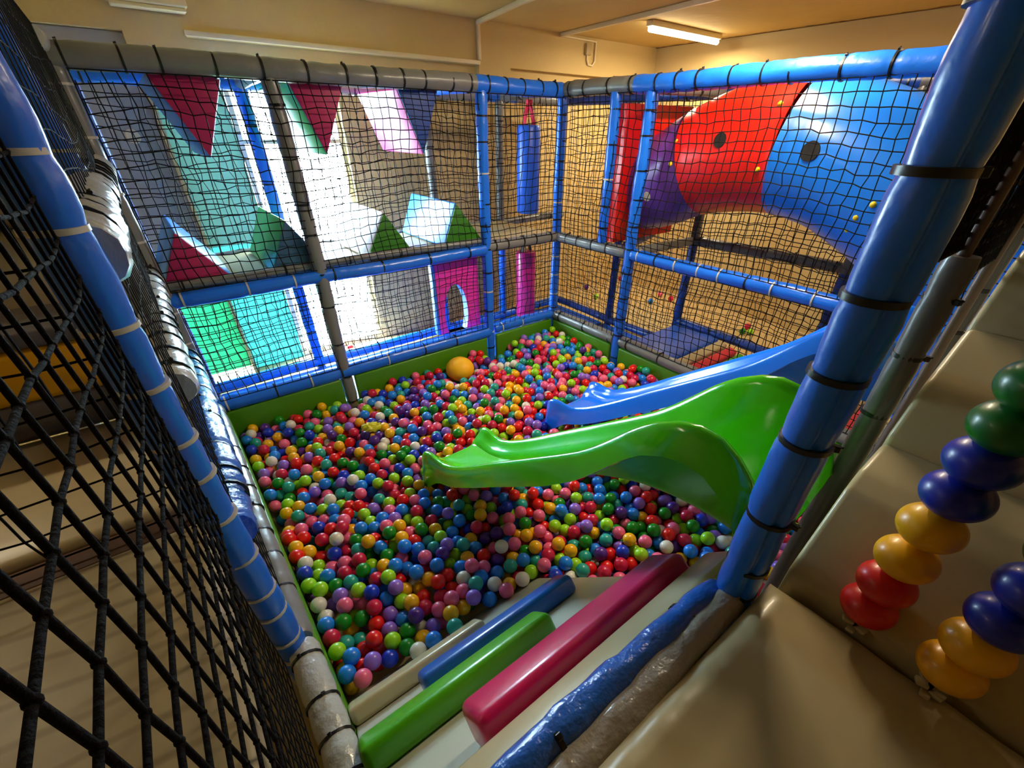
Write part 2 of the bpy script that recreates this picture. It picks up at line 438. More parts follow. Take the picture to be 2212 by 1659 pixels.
# ------------------------------------------------------------------ nets
def net(name, label, P0, a, b, w, h, cell, r=.0042, wave=.03, jit=.006, knots=False, mat='net', seg=3, group=None, holes=None):
    """square-mesh cord net: corner P0, unit axes a (width w) and b (height h)"""
    P0 = np.array(P0, float); a = np.array(a, float); b = np.array(b, float); nrm = np.cross(a, b)
    na = max(2, int(round(w/cell))); nb = max(2, int(round(h/cell)))
    ph = [random.uniform(0, 6.28) for _ in range(8)]
    G = np.zeros((na+1, nb+1, 3))
    for i in range(na+1):
        for j in range(nb+1):
            x = i/na*w; y = j/nb*h
            edge = min(1, min(i, na-i)/3.0)*min(1, min(j, nb-j)/3.0)
            off = wave*edge*(math.sin(x*1.9+ph[0])*math.cos(y*2.3+ph[1]) + .5*math.sin(x*5.1+y*3.2+ph[2]) + .35*math.sin(x*2.2-y*7+ph[3]))
            sag = edge*.35*cell*(math.sin(x*3.1+ph[4]) + .7*math.sin(y*4.3+x*1.3+ph[5]))
            sg2 = edge*.35*cell*(math.sin(y*3.7+ph[6]) + .6*math.sin(x*4.7+y*2+ph[7]))
            j_ = jit*edge
            G[i, j] = P0 + a*(x+sg2+random.gauss(0, j_)) + b*(y+sag+random.gauss(0, j_)) + nrm*off
    mb = MB()
    for i in range(na+1): sweep(mb, G[i], r, seg=seg, caps=False)
    for j in range(nb+1): sweep(mb, G[:, j], r, seg=seg, caps=False)
    if knots:
        for i in range(na+1):
            for j in range(nb+1): ico(mb, G[i, j], r*1.5, 2)
    o = obj(name, mb, M[mat], None, tuple(P0), sharp=0)
    return tag(o, label, 'net', group)

CE = .076
net('safety_net', 'black net over the upper half of the window-side fence in front of the triangular blocks', (.06, .05, 1.04), (1,0,0), (0,0,1), 3.98, 1.34, CE)
net('safety_net', 'black net over the lower half of the window-side fence below the block deck', (1.12, .045, .06), (1,0,0), (0,0,1), 2.92, .85, CE, wave=.015)
net('safety_net', 'black net panel in the lower far corner in front of the magenta bag', (.06, .04, .05), (1,0,0), (0,0,1), .95, .9, CE, wave=.015)
net('safety_net', 'black net over the upper half of the right fence in front of the tube slide', (.045, .05, 1.05), (0,1,0), (0,0,1), 4.05, 1.34, CE)
net('safety_net', 'black net over the lower half of the right fence above the grey rim', (.045, .05, .05), (0,1,0), (0,0,1), 4.05, .9, CE)
net('safety_net', 'black outer net at the back of the block lane before the window wall', (-1.15, -1.16, -.3), (1,0,0), (0,0,1), 5.2, 2.7, CE)
net('safety_net', 'black outer net behind the tube slide along the cream wall', (-1.16, -1.1, -.3), (0,1,0), (0,0,1), 5.3, 2.7, CE)
net('safety_net', 'black net at the left edge of the pit between grey corner post and blue post', (4.10, .07, .1), (0,1,0), (0,0,1), 2.66, 2.45, .095, r=.0026, wave=.006, jit=.004)
net('safety_net', 'coarse black rope net at the lower left right beside the camera', (4.138, 2.80, .985), (0,1,0), (0,0,1), 1.9, 1.65, .082, r=.0040, wave=.004, jit=.002, knots=True, mat='rope', seg=6)
net('safety_net', 'narrow black net hanging under the wooden deck above the silver rim tube', (4.185, 2.9, .06), (0,1,0), (0,0,1), 1.2, .9, .066, r=.003, wave=.006)
net('safety_net', 'thin black net across the left passage above the brown board', (4.22, 2.79, 1.0), (1,0,0), (0,0,1), 1.6, 1.4, .115, r=.0042, wave=.006)
net('safety_net', 'bunched black net hanging between the grey sleeve post and the dark tubes', (1.76, 4.13, 1.75), (1,0,0), (0,0,1), .55, .9, .05, r=.006, wave=.03)
net('safety_net', 'dense gathered black net behind the top of the thick blue post', (2.34, 4.12, 1.86), (1,0,0), (0,0,1), .55, .85, .03, r=.007, wave=.04)

# ------------------------------------------------------------------ green pit wall pads
def pad(name, label, u0, u1, v0, v1, z0, z1, m, r=.02, cat='wall pad', group=None):
    mb = MB(); rb(mb, u0, u1, v0, v1, z0, z1, r, 3)
    o = obj(name, mb, M[m], None, ((u0+u1)/2, (v0+v1)/2, min(z0, z1)), sharp=50)
    return tag(o, label, cat, group)
zt = -.062
pad('pit_wall_pad', 'long green pit wall pad under the window-side rim left of the grey middle post', U2+.07, UL-.02, .0, .055, FLOOR, zt, 'green')
pad('pit_wall_pad', 'green pit wall pad under the window-side rim right of the grey middle post', U3+.07, U2-.07, .0, .055, FLOOR, zt, 'green')
pad('pit_wall_pad', 'short green pit wall pad left of the far corner of the ball pit', .06, U3-.07, .0, .055, FLOOR, zt, 'green')
pad('pit_wall_pad', 'green pit wall pad right of the far corner below the grey rim', .0, .055, .06, V2-.07, FLOOR, zt, 'green')
pad('pit_wall_pad', 'green pit wall pad behind the blue slide below the grey rim', .0, .055, V2+.07, 4.0, FLOOR, zt, 'green')
pad('pit_wall_pad', 'narrow green pit wall pad along the silver left rim', UL-.075, UL-.02, .06, 4.05, FLOOR, -.03, 'green')

# ------------------------------------------------------------------ decks and mats
pad('lane_mat', 'long navy floor mat in the lane below the block deck', -1.12, 4.04, -1.13, -.07, FLOOR, -.41, 'matblue', cat='floor mat')
pad('lane_mat', 'navy floor mat in the first bay of the tube slide lane', -1.12, -.07, .0, 1.2, FLOOR, -.41, 'matblue', cat='floor mat')
pad('foam_block', 'wide blue foam block on the lane floor behind the right fence', -1.13, -.075, 1.25, 1.88, FLOOR, -.03, 'matblue', .03, cat='foam block')
pad('foam_mat', 'cream mat on the floor outside the tube slide lane', -2.1, -1.3, -.35, .95, FLOOR, -.38, 'cream', .02, cat='floor mat')
pad('deck', 'long cream padded deck carrying the triangular blocks', .04, 4.06, -1.14, -.05, .96, 1.035, 'cream', .02, cat='deck')

# foam roller ramps seen through the right fence
def bars_ramp(label, v0, z0, v1, z1, u0, u1, cols):
    c = ((u0+u1)/2, (v0+v1)/2, min(z0, z1)-.1)
    tt = thing('bar_ramp', label, 'ramp', c)
    mb = MB(); d = np.array((0, v1-v0, z1-z0)); L = np.linalg.norm(d); d /= L; n = np.cross((1, 0, 0), d); n *= np.sign(n[2])
    rbox(mb, np.array(((u0+u1)/2, (v0+v1)/2, (z0+z1)/2)) - n*.03, ((1,0,0), d, n), ((u1-u0)/2, L/2, .03), .012)
    obj('ramp_base', mb, M['barcream'], tt, c)
    k = len(cols)
    for i, cc in enumerate(cols):
        p = np.array(((u0+u1)/2, v0, z0)) + d*L*(i+.5)/k + n*.03
        mb = MB(); rbox(mb, p, ((1,0,0), d, n), ((u1-u0)/2-.02, L/k*.42, .045), .03)
        obj('bar', mb, M[cc], tt, c)
bars_ramp('striped red, green and cream bar ramp beside the blue foam block', 1.9, -.08, 2.75, -.3, -1.08, -.1, ['barcream', 'barred', 'bargreen', 'barcream', 'barred', 'barcream'])
bars_ramp('striped bar ramp glimpsed between the blue and green slides', 2.8, -.3, 3.75, -.12, -1.08, -.1, ['barred', 'matblue', 'barcream', 'bargreen', 'barcream', 'barred'])

# ------------------------------------------------------------------ triangular blocks
def prism(label, tri, L, front, side, v0=-.05, rr=.022, group='triangular blocks', rim=None):
    """tri: three (u,z) corners of the front face at v0; the block runs back by L"""
    cu = sum(p[0] for p in tri)/3; zb = min(p[1] for p in tri)
    base = (cu, v0 - L/2, zb)
    tt = thing('triangular_block', label, 'foam block', base, group)
    mb = MB(); extrude_poly(mb, [(p[0], v0-.008, p[1]) for p in tri], (0, -L, 0), rr, 3)
    obj('side_cover', mb, M[side], tt, base, sharp=50)
    c = np.array((cu, sum(p[1] for p in tri)/3))
    q = [c + (np.array(p)-c)*.955 for p in tri]
    mb = MB(); extrude_poly(mb, [(p[0], v0, p[1]) for p in q], (0, -.03, 0), .008, 2)
    obj('front_panel', mb, M[front], tt, base, sharp=50)
zb = 1.045
prism('magenta fronted triangular block with blue sides, leftmost standing on the deck', [(4.08, zb), (3.57, zb), (3.86, 1.45)], 1.05, 'crimson', 'prismblue')
prism('slate fronted triangular block with green sides, standing second from left on deck', [(3.29, zb), (2.80, zb), (3.075, 1.46)], 1.0, 'prismslate', 'prismgreen')
prism('green fronted triangular block with pale pink sides standing on the deck', [(2.43, zb), (1.93, zb), (2.19, 1.45)], 1.0, 'prismdgreen', 'paleblush')
prism('green fronted triangular block with blue sides beside the punch bag bay', [(1.58, zb), (1.06, zb), (1.39, 1.47)], 1.05, 'prismdgreen', 'prismblue')
zh = 2.39
prism('crimson fronted triangular block with blue sides hanging leftmost from the top rail', [(3.67, zh), (3.45, 1.9), (3.22, zh)], 1.0, 'crimson', 'prismblue', group='hanging triangular blocks')
prism('crimson fronted triangular block with green sides hanging from the top rail', [(2.79, zh), (2.60, 1.9), (2.355, zh)], 1.0, 'crimson', 'prismgreen', group='hanging triangular blocks')
prism('blue fronted triangular block with pink sides hanging from the top rail', [(1.90, zh), (1.70, 1.885), (1.49, zh)], .95, 'prismdblue', 'pink', group='hanging triangular blocks')

# ------------------------------------------------------------------ punch bags
def bag(label, c, r, z0, z1, m, strap, ztop):
    base = (c[0], c[1], z0)
    tt = thing('punch_bag', label, 'punch bag', base)
    zs = [z0, z0+.006, z0+.03, z1-.03, z1-.006, z1]; rs = [r*.8, r*.93, r, r, r*.93, r*.8]
    mb = MB(); sweep(mb, [(c[0], c[1], z) for z in zs], rs, seg=28)
    obj('bag_body', mb, M[m], tt, base, sharp=40)
    mb = MB()
    for s in (-1, 1):
        a = np.array((c[0]+s*r*.75, c[1]+.02*s, z1-.04)); b = np.array((c[0]+s*.012, c[1], ztop))
        d = b-a; L = np.linalg.norm(d); d /= L
        y = np.array((0, 1.0, 0)); x = np.cross(y, d)
        rbox(mb, (a+b)/2, (x, y, d), (.006, .03, L/2), .003, 1)
    rb(mb, c[0]-.03, c[0]+.03, c[1]-.03, c[1]+.03, ztop-.02, ztop+.02, .006)
    obj('strap', mb, M[strap], tt, base, sharp=50)
bag('blue cylindrical punch bag on a red strap in the far corner bay', (.07, -.5), .14, 1.205, 2.142, 'matblue', 'strapred', 2.36)
bag('magenta cylindrical punch bag hanging below the deck in the far corner', (.09, -.5), .135, -.16, .74, 'bagmagenta', 'strapblack', .94)

# ------------------------------------------------------------------ pink panel with an oval hole
def pink_panel():
    u0, u1, z0, z1 = 1.14, 1.70, .06, .93; cu, cz, ru, rz = 1.465, .28, .155, .345
    n = 64; v0, v1 = -.10, -.19
    def outer(a):
        dx, dz = math.cos(a), math.sin(a); ts = []
        if dx > 1e-9: ts.append((u1-cu)/dx)
        if dx < -1e-9: ts.append((u0-cu)/dx)
        if dz > 1e-9: ts.append((z1-cz)/dz)
        if dz < -1e-9: ts.append((z0-cz)/dz)
        q = min(ts); return cu+dx*q, cz+dz*q
    angs = [2*math.pi*i/n for i in range(n)]
    for cx, cy in ((u0, z0), (u1, z0), (u0, z1), (u1, z1)): angs.append(math.atan2(cy-cz, cx-cu) % (2*math.pi))
    angs = sorted(angs); n = len(angs)
    O = [outer(a) for a in angs]
    I = [(cu+ru*math.cos(a), max(z0, cz+rz*math.sin(a))) for a in angs]
    base = (cu, (v0+v1)/2, z0)
    tt = thing('hole_panel', 'bright pink panel with an oval crawl hole in the window-side fence', 'panel', base)
    mb = MB()
    vs = [(p[0], v0, p[1]) for p in O] + [(p[0], v0, p[1]) for p in I] + [(p[0], v1, p[1]) for p in O] + [(p[0], v1, p[1]) for p in I]
    fs = []
    for i in range(n):
        j = (i+1) % n
        fs += [(i, j, n+j, n+i), (2*n+j, 2*n+i, 3*n+i, 3*n+j), (j, i, 2*n+i, 2*n+j)]
    mb.add(vs, fs); obj('panel_body', mb, M['pink'], tt, base, sharp=30)
    mb = MB()
    fs = [(i, (i+1) % n, n+(i+1) % n, n+i) for i in range(n)]
    mb.add([(p[0], v0+.004, p[1]) for p in I] + [(p[0], v1-.004, p[1]) for p in I], fs)
    rb(mb, u1+.002, u1+.03, v1, v0, z0, z1, .008)
    obj('blue_edge', mb, M['prismblue'], tt, base, sharp=30)
pink_panel()

# ------------------------------------------------------------------ slides
def slide(label, un, uf, m):
    """moulded trough: rim profile of the side walls, bed, outer skirts. un/uf near and far edges"""
    base = ((un+uf)/2, 2.9, -.3)
    st = [  # v, rim z, bed z, skirt bottom z
        (1.80, .03, -.10, -.30), (1.86, .055, -.085, -.28), (1.95, .05, -.065, -.245), (2.06, .065, -.04, -.20), (2.20, .135, .01, -.13),
        (2.34, .225, .08, -.05), (2.5, .34, .19, .06), (2.75, .53, .375, .24), (3.0, .715, .56, .43), (3.25, .90, .735, .61),
        (3.38, 1.0, .82, .69), (3.46, 1.075, .865, .74), (3.54, 1.16, .905, .80), (3.62, 1.25, .94, .86), (3.70, 1.32, .965, .90), (3.78, 1.365, .985, .93),
        (3.85, 1.385, .995, .94), (3.92, 1.38, 1.0, .945), (3.98, 1.345, 1.0, .94), (4.03, 1.30, 1.0, .93), (4.075, 1.235, 1.0, .92), (4.1, 1.16, 1.0, .92), (4.115, 1.08, 1.0, .92)]
    w = (un-uf)/2; c = (un+uf)/2
    # densify
    vv = [s[0] for s in st]; V_ = []
    for i in range(len(st)-1):
        k = max(1, int((st[i+1][0]-st[i][0])/.04))
        for q in range(k): V_.append(st[i][0] + (st[i+1][0]-st[i][0])*q/k)
    V_.append(st[-1][0])
    def smooth_interp(x, col):
        y = np.interp([x-.03, x, x+.03], vv, [s[col] for s in st]); return float(.25*y[0]+.5*y[1]+.25*y[2])
    mb = MB(); prof = []
    for x in V_:
        R, Bd, K = (smooth_interp(x, k) for k in (1, 2, 3))
        fl = max(0.0, 1-(x-1.80)/.3)     # nose flare
        ww = w + .02*fl
        t_ = .028
        fh = .165 - .05*min(1, max(0, (x-3.2)/.5))
        K = max(K, R-fh) if x > 2.05 else K + (max(K, R-fh)-K)*max(0, (x-1.86)/.19)
        half = [(ww+.036, K), (ww+.020, (K+R)/2), (ww+.006, R-.03), (ww-.004, R-.006), (ww-t_*.6, R), (ww-t_*1.3, R-.008), (ww-t_*1.7, R-.035),
                (ww-.09, Bd+(R-Bd)*.45), (ww-.12, Bd+.03), (ww-.13, Bd+.008), (ww-.165, Bd)]
        row = [(c+p[0], x, p[1]) for p in half] + [(c+ww*.3, x, Bd-.004), (c-ww*.3, x, Bd-.004)] + [(c-p[0], x, p[1]) for p in reversed(half)]
        prof.append(row)
    n = len(prof[0]); vs = [p for r_ in prof for p in r_]; fs = []
    for i in range(len(prof)-1):
        for k in range(n-1): fs.append((i*n+k, i*n+k+1, (i+1)*n+k+1, (i+1)*n+k))
    # shell thickness: offset copy inward/under
    bm = bmesh.new(); bv = [bm.verts.new(p) for p in vs]
    for f in fs: bm.faces.new([bv[i] for i in f])
    # nose apron: the front lip turns down
    front = bv[:n]
    drop = []
    for k, b_ in enumerate(front):
        co = b_.co
        drop.append(bm.verts.new((co.x, co.y-.035, co.z-.03 if 0 < k < n-1 else co.z)))
    low = []
    for k, d_ in enumerate(drop):
        e = abs(k-(n-1)/2)/((n-1)/2)
        zc = d_.co.z - .05 if e < .8 else min(d_.co.z-.05, d_.co.z)
        low.append(bm.verts.new((d_.co.x, d_.co.y-.004, max(-.31, zc) if 0 < k < n-1 else d_.co.z)))
    for k in range(n-1):
        bm.faces.new((front[k+1], front[k], drop[k], drop[k+1])); bm.faces.new((drop[k+1], drop[k], low[k], low[k+1]))
    bmesh.ops.recalc_face_normals(bm, faces=bm.faces)
    bmesh.ops.solidify(bm, geom=list(bm.faces), thickness=.012)
    bm.verts.index_update()
    mb.add([v.co[:] for v in bm.verts], [[v.index for v in f.verts] for f in bm.faces]); bm.free()
    o = obj('slide', mb, M[m], None, base, sharp=50)
    return tag(o, label, 'slide')
slide('glossy green plastic slide reaching from the near platform into the ball pit', 2.9, 2.36, 'slidegreen')
slide('glossy blue plastic slide running beside the right fence behind the green slide', 1.59, 1.05, 'slideblue')

# ------------------------------------------------------------------ tube slide
def tube_slide():
    base = (-.6, 2.2, FLOOR)
    tt = thing('tube_slide', 'enclosed plastic tube slide in purple, red and blue behind the right fence', 'tube slide', base)
    key_v = [.80, 1.08, 1.28, 1.47, 1.75, 2.0, 2.37, 2.81, 3.33, 3.9, 4.5]
    key_z = [1.60, 1.64, 1.75, 1.84, 1.92, 1.97, 1.985, 1.90, 1.66, 1.30, .9]
    key_u = [-.6, -.6, -.6, -.6, -.6, -.6, -.6, -.6, -.58, -.56, -.55]
    key_r = [.47, .45, .455, .47, .495, .505, .505, .505, .50, .50, .50]
    def C_(v): 
        z = np.mean(np.interp([v-.1, v, v+.1], key_v, key_z)); return np.array((np.interp(v, key_v, key_u), v, z))
    def R_(v): return float(np.interp(v, key_v, key_r))
    def seg_mesh(v0, v1, mat):
        mb = MB(); vs_ = np.linspace(v0, v1, 26); path = [C_(v) for v in vs_]; rad = [R_(v) for v in vs_]
        rad[0] += .006; rad[-1] += .006
        sweep(mb, path, rad, seg=64, caps=False)
        sweep(mb, path[::-1], [q-.02 for q in rad[::-1]], seg=64, caps=False)
        return obj('tube_section', mb, M[mat], tt, base, sharp=50)
    a = seg_mesh(.86, 1.47, 'tubepurple'); b = seg_mesh(1.475, 2.37, 'tubered'); c = seg_mesh(2.375, 4.3, 'tubeblue')
    a['label'] = 'purple end section'; b['label'] = 'red middle section'; c['label'] = 'large blue section'
    def surf(v, ang):   # ang measured from +u towards +z
        p = C_(v); r = R_(v); return p + np.array((math.cos(ang)*r, 0, math.sin(ang)*r)), np.array((math.cos(ang), 0, math.sin(ang)))
    def disc(v, ang, r, m, name, par):
        p, n = surf(v, ang); y = np.array((0, 1.0, 0)); x = np.cross(y, n)
        mb = MB(); k = 28
        sweep(mb, [p - n*.012, p + n*.007], [r, r], seg=k)
        return obj(name, mb, M[m], par, base, sharp=30)
    disc(1.90, .17, .056, 'hole', 'air_hole', b); disc(2.66, .10, .066, 'hole', 'air_hole', c); disc(1.17, -.35, .045, 'barcream', 'air_hole', a)
    for v, ang, par in ((1.42, .45, a), (1.42, .05, a), (2.29, .62, b), (2.29, -.28, b), (3.28, .22, c), (3.2, -.08, c), (3.12, -.35, c), (3.08, -.6, c)):
        p, n = surf(v, ang); mb = MB(); ico(mb, p, .022, 2, (1, 1, 1)); obj('bolt_cap', mb, M['bolt'], par, base)
    # flange
    # square red entrance panel with round opening
    u0, u1, z0, z1 = -1.06, 0.0, 1.07, 2.31; v0, v1 = .93, .80; cu, cz, r = -.6, 1.62, .46
    n = 72
    def outer(a):
        dx, dz = math.cos(a), math.sin(a); q = []
        if dx > 1e-9: q.append((u1-cu)/dx)
        if dx < -1e-9: q.append((u0-cu)/dx)
        if dz > 1e-9: q.append((z1-cz)/dz)
        if dz < -1e-9: q.append((z0-cz)/dz)
        m_ = min(q); return cu+dx*m_, cz+dz*m_
    angs = sorted([2*math.pi*i/n for i in range(n)] + [math.atan2(y-cz, x-cu) % (2*math.pi) for x in (u0, u1) for y in (z0, z1)])
    n = len(angs); O = [outer(a) for a in angs]; I = [(cu+r*math.cos(a), cz+r*math.sin(a)) for a in angs]
    bm = bmesh.new()
    L0 = [[bm.verts.new((p[0], v, p[1])) for p in Q] for v in (v0, v1) for Q in (O, I)]
    for i in range(n):
        j = (i+1) % n
        bm.faces.new((L0[0][i], L0[0][j], L0[1][j], L0[1][i])); bm.faces.new((L0[2][j], L0[2][i], L0[3][i], L0[3][j]))
        bm.faces.new((L0[0][j], L0[0][i], L0[2][i], L0[2][j])); bm.faces.new((L0[1][i], L0[1][j], L0[3][j], L0[3][i]))
    bmesh.ops.recalc_face_normals(bm, faces=bm.faces)
    ed = [e for e in bm.edges if len(e.link_faces) == 2 and e.calc_face_angle(0) > .7]
    bmesh.ops.bevel(bm, geom=ed, offset=.03, segments=4, affect='EDGES', profile=.5, clamp_overlap=True)
    bm.verts.index_update(); mb = MB(); mb.add([v.co[:] for v in bm.verts], [[v.index for v in f.verts] for f in bm.faces]); bm.free()
    e = obj('entrance_panel', mb, M['tubered'], tt, base, sharp=50); e['label'] = 'thick square red entrance panel'
tube_slide()

# ------------------------------------------------------------------ near platform, stairs, foam ramp
def puffy(mb, u0, u1, v0, v1, z0, z1, amp=.012, r=.03, seed=0):
    """pad with a wrinkled, puckered top edge"""
    rs = random.Random(seed); nu, nv = max(4, int((u1-u0)/.022)), max(4, int((v1-v0)/.03))
    vs = []; fs = []
    for i in range(nu+1):
        for j in range(nv+1):
            u = u0+(u1-u0)*i/nu; v = v0+(v1-v0)*j/nv
            e = min(u-u0, u1-u, v-v0, v1-v)
            crease = (.6*math.sin(u*29+seed) + .5*math.sin(u*61+v*25) + .35*math.sin(u*97-v*40+1))
            z = z1 - r*(1-min(1, e/r))**2 + amp*crease*math.exp(-e/.05)*min(1, e/.012)*.55 + .004*math.sin(u*4+1)*math.sin(v*5)
            vs.append((u, v, z))
    for i in range(nu):
        for j in range(nv):
            a = i*(nv+1)+j; fs.append((a, a+nv+1, a+nv+2, a+1))
    ring = [i*(nv+1) for i in range(nu+1)] + [nu*(nv+1)+j for j in range(1, nv+1)] + [i*(nv+1)+nv for i in range(nu-1, -1, -1)] + [j for j in range(nv-1, 0, -1)]
    o = len(vs); vs += [(vs[k][0], vs[k][1], z0) for k in ring]; n = len(ring)
    for k in range(n): fs.append((ring[k], o+k, o+(k+1) % n, ring[(k+1) % n]))
    fs.append(tuple(o+k for k in range(n)))
    mb.add(vs, fs)
mb = MB(); puffy(mb, 2.85, 4.08, 4.182, 5.8, .90, 1.0, .016, .035, 3)
tag(obj('platform_pad', mb, M['cream'], None, (3.4, 5, .9), sharp=60), 'beige padded platform floor with wrinkled edge at the bottom right corner', 'platform pad')

def stairs():
    base = (2.2, 5.0, FLOOR)
    tt = thing('padded_stair', 'beige padded stair climbing to the right behind the bead strings', 'stair', base)
    prof = [[(2.842, FLOOR), (2.835, 1.04), (2.67, 1.27), (2.60, 1.31), (2.44, 1.335), (2.40, FLOOR)],
            [(2.455, FLOOR), (2.45, 1.365), (2.335, 1.505), (2.29, 1.53), (2.13, 1.625), (2.09, FLOOR)],
            [(2.135, FLOOR), (2.13, 1.64), (2.03, 1.80), (1.98, 1.83), (1.2, 1.86), (1.2, FLOOR)]]
    for i, p in enumerate(prof):
        mb = MB(); extrude_poly(mb, [(q[0], 4.20, q[1]) for q in p], (0, 1.5, 0), .018, 4)
        obj('step', mb, M['cream'], tt, base, sharp=60)
stairs()

def beads(label, c, z0, zs, cols, r):
    base = (c[0], c[1], z0)
    tt = thing('bead_string', label, 'bead string', base)
    mb = MB(); sweep(mb, [(c[0], c[1], z0-.01), (c[0], c[1], z0+1.6)], .006, seg=8)
    obj('cord', mb, M['rope'], tt, base)
    mb = MB()
    for k in range(5):
        a = k*1.3; p = np.array(base) + np.array((math.cos(a)*.018, math.sin(a)*.018, .006+.004*k))
        rbox(mb, p, (np.array((math.cos(a), math.sin(a), .3))/1.044, (-math.sin(a), math.cos(a), 0), (-.2, 0, .98)), (.015, .010, .006), .004, 2)
    obj('knot', mb, M['cream'], tt, base)
    for z, cc in zip(zs, cols):
        mb = MB(); ico(mb, (c[0], c[1], z), r, 4, (1, 1, .80)); o = obj('bead', mb, BM[cc], tt, base)
        o['label'] = cc + ' bead'
BM = {'red': material('red_bead', rgb(206, 16, 14), .35, coat=.15), 'yellow': material('yellow_bead', rgb(236, 170, 6), .35, coat=.15),
      'blue': material('blue_bead', rgb(12, 30, 150), .35, coat=.15), 'green': material('green_bead', rgb(10, 92, 22), .35, coat=.15)}
beads('complete bead string rising from the stair seam with two red beads lowest', (2.84, 4.39), 1.0, [1.095, 1.188, 1.283, 1.388, 1.485, 1.572, 1.655, 1.738],
      ['red', 'red', 'yellow', 'yellow', 'blue', 'blue', 'green', 'green'], .062)
beads('second bead string at the right edge with two yellow beads lowest', (2.88, 4.564), 1.0, [1.105, 1.198, 1.292, 1.386, 1.48, 1.574],
      ['yellow', 'yellow', 'blue', 'blue', 'green', 'green'], .062)

# foam climbing ramp
RT = np.array((0, 4.05, .80)); RD = np.array((0, -.80, -.89)); RD = RD/np.linalg.norm(RD); RN = np.cross((1, 0, 0), RD); RN = RN*np.sign(RN[2])
def ramp():
    base = (3.4, 3.6, FLOOR)
    tt = thing('foam_ramp', 'pale foam climbing ramp with coloured bars leading down into the balls', 'ramp', base)
    L = 1.66
    def slab(s0, s1, u0, u1, h0, h1, m, name, r, label=None):
        c = RT + RD*(s0+s1)/2 + RN*(h0+h1)/2 + np.array(((u0+u1)/2, 0, 0))
        mb = MB(); rbox(mb, c, ((1, 0, 0), RD, RN), (abs(u1-u0)/2, (s1-s0)/2, (h1-h0)/2), r, 4)
        o = obj(name, mb, M[m], tt, base, sharp=60)
        if label: o['label'] = label
    slab(0, L, 2.76, 4.03, -.10, 0, 'pale', 'ramp_base', .012)
    slab(-.10, .06, 2.76, 3.98, .0, .095, 'barcream', 'bar', .03, 'beige bar at the top edge')
    slab(.085, .27, 2.83, 3.74, .0, .135, 'barmagenta', 'bar', .03, 'thick magenta bar')
    slab(.54, .69, 3.22, 4.03, .0, .105, 'bargreen', 'bar', .03, 'long green bar')
    slab(.83, .975, 2.90, 3.74, .0, .10, 'barblue', 'bar', .03, 'blue bar')
    slab(1.13, 1.26, 3.32, 4.03, .0, .085, 'barcream', 'bar', .025, 'beige bar at the bottom')
ramp()

# ------------------------------------------------------------------ left passage
pad('passage_floor', 'wood-look beige padded floor behind the rope net at lower left', 4.17, 5.7, 2.86, 5.8, .86, 1.0, 'stripe', .03, cat='platform pad')
pad('passage_floor', 'plain beige padded floor beyond the brown board in left passage', 4.22, 5.7, 1.9, 2.73, .86, 1.0, 'cream', .03, cat='platform pad')
mb = MB(); rb(mb, 4.2, 5.7, 2.74, 2.845, .84, .975, .005)
tag(obj('board', mb, M['wood'], None, (4.9, 2.79, .84), sharp=40), 'brown wooden board between the two beige passage floors', 'board')
base = (4.9, 1.7, 1.0)
t = thing('barrier', 'yellow foam barrier with grey rolls at the end of the left passage', 'foam barrier', base)
mb = MB(); sweep(mb, [(4.26, 1.88, 1.095), (5.7, 1.88, 1.095)], .10, seg=24); obj('lower_roll', mb, M['darkgray'], t, base, sharp=50)
mb = MB(); rb(mb, 4.26, 5.7, 1.55, 1.95, 1.17, 1.385, .03); obj('middle_block', mb, M['yellow'], t, base, sharp=50)
mb = MB(); rb(mb, 4.26, 5.7, 1.55, 1.95, 1.385, 1.45, .02); obj('top_block', mb, M['darkgray'], t, base, sharp=50)
pad('wall_block', 'beige foam block with a seam behind the yellow barrier', 4.26, 5.7, 1.05, 1.5, 1.0, 1.72, 'cream', .03, cat='foam block')
pad('wall_block', 'beige foam block stacked highest behind the yellow barrier', 4.26, 5.7, .95, 1.4, 1.73, 2.1, 'cream', .03, cat='foam block')
padded('post_tube', None, (4.6, 1.2, 1.0), (4.75, .8, FLOOR), (4.75, .8, 2.4), .06, M['silver'], ties=[])
tag(bpy.context.scene.objects['post_tube'], 'silver padded post in the passage beyond the rope net', 'post')

# ------------------------------------------------------------------ room shell
W = -1.6; UC = -3.46; ZC = 3.19; UE, VE = 7.5, 8.0
mb = MB(); vbox(mb, UC-.3, UE+.3, W-.35, VE+.3, FLOOR-.12, FLOOR); struct('floor', mb, M['floor'])
mb = MB(); vbox(mb, UC-.3, UE+.3, W-.35, VE+.3, ZC, ZC+.15); struct('ceiling', mb, M['ceil'])
mb = MB()
us = [UC-.3, -3.36, -.49, .01, 1.85, 2.96, 3.14, 3.57, 3.60, 4.3, UE+.3]; zs = [FLOOR, 1.0, 2.47, 2.765, ZC]
for i in range(len(us)-1):
    for j in range(len(zs)-1):
        um = (us[i]+us[i+1])/2; zm_ = (zs[j]+zs[j+1])/2; f = W
        if zm_ < 2.765 and ((-3.36 < um < -.49) or (.01 < um < 3.14) or um > 3.60): f = W-.09
        if 1.85 < um < 2.96 and zm_ < 2.47: continue
        if 3.60 < um < 4.3 and zm_ < 1.0: continue
        if 2.96 < um < 3.57 and zm_ < 2.47: continue
        vbox(mb, us[i], us[i+1], W-.35, f, zs[j], zs[j+1])
struct('wall_left', mb, M['wall'])
mb = MB(); vbox(mb, 3.605, 5.2, W-.12, W-.08, 1.0, 2.76); struct('tint_panel_1', mb, M['daygrey'])  # panel added over the recess wall; its cool daylight grey is in the colour
mb = MB(); vbox(mb, UC-.3, UC, W-.35, VE+.3, FLOOR, ZC); struct('wall_right', mb, M['wall'])
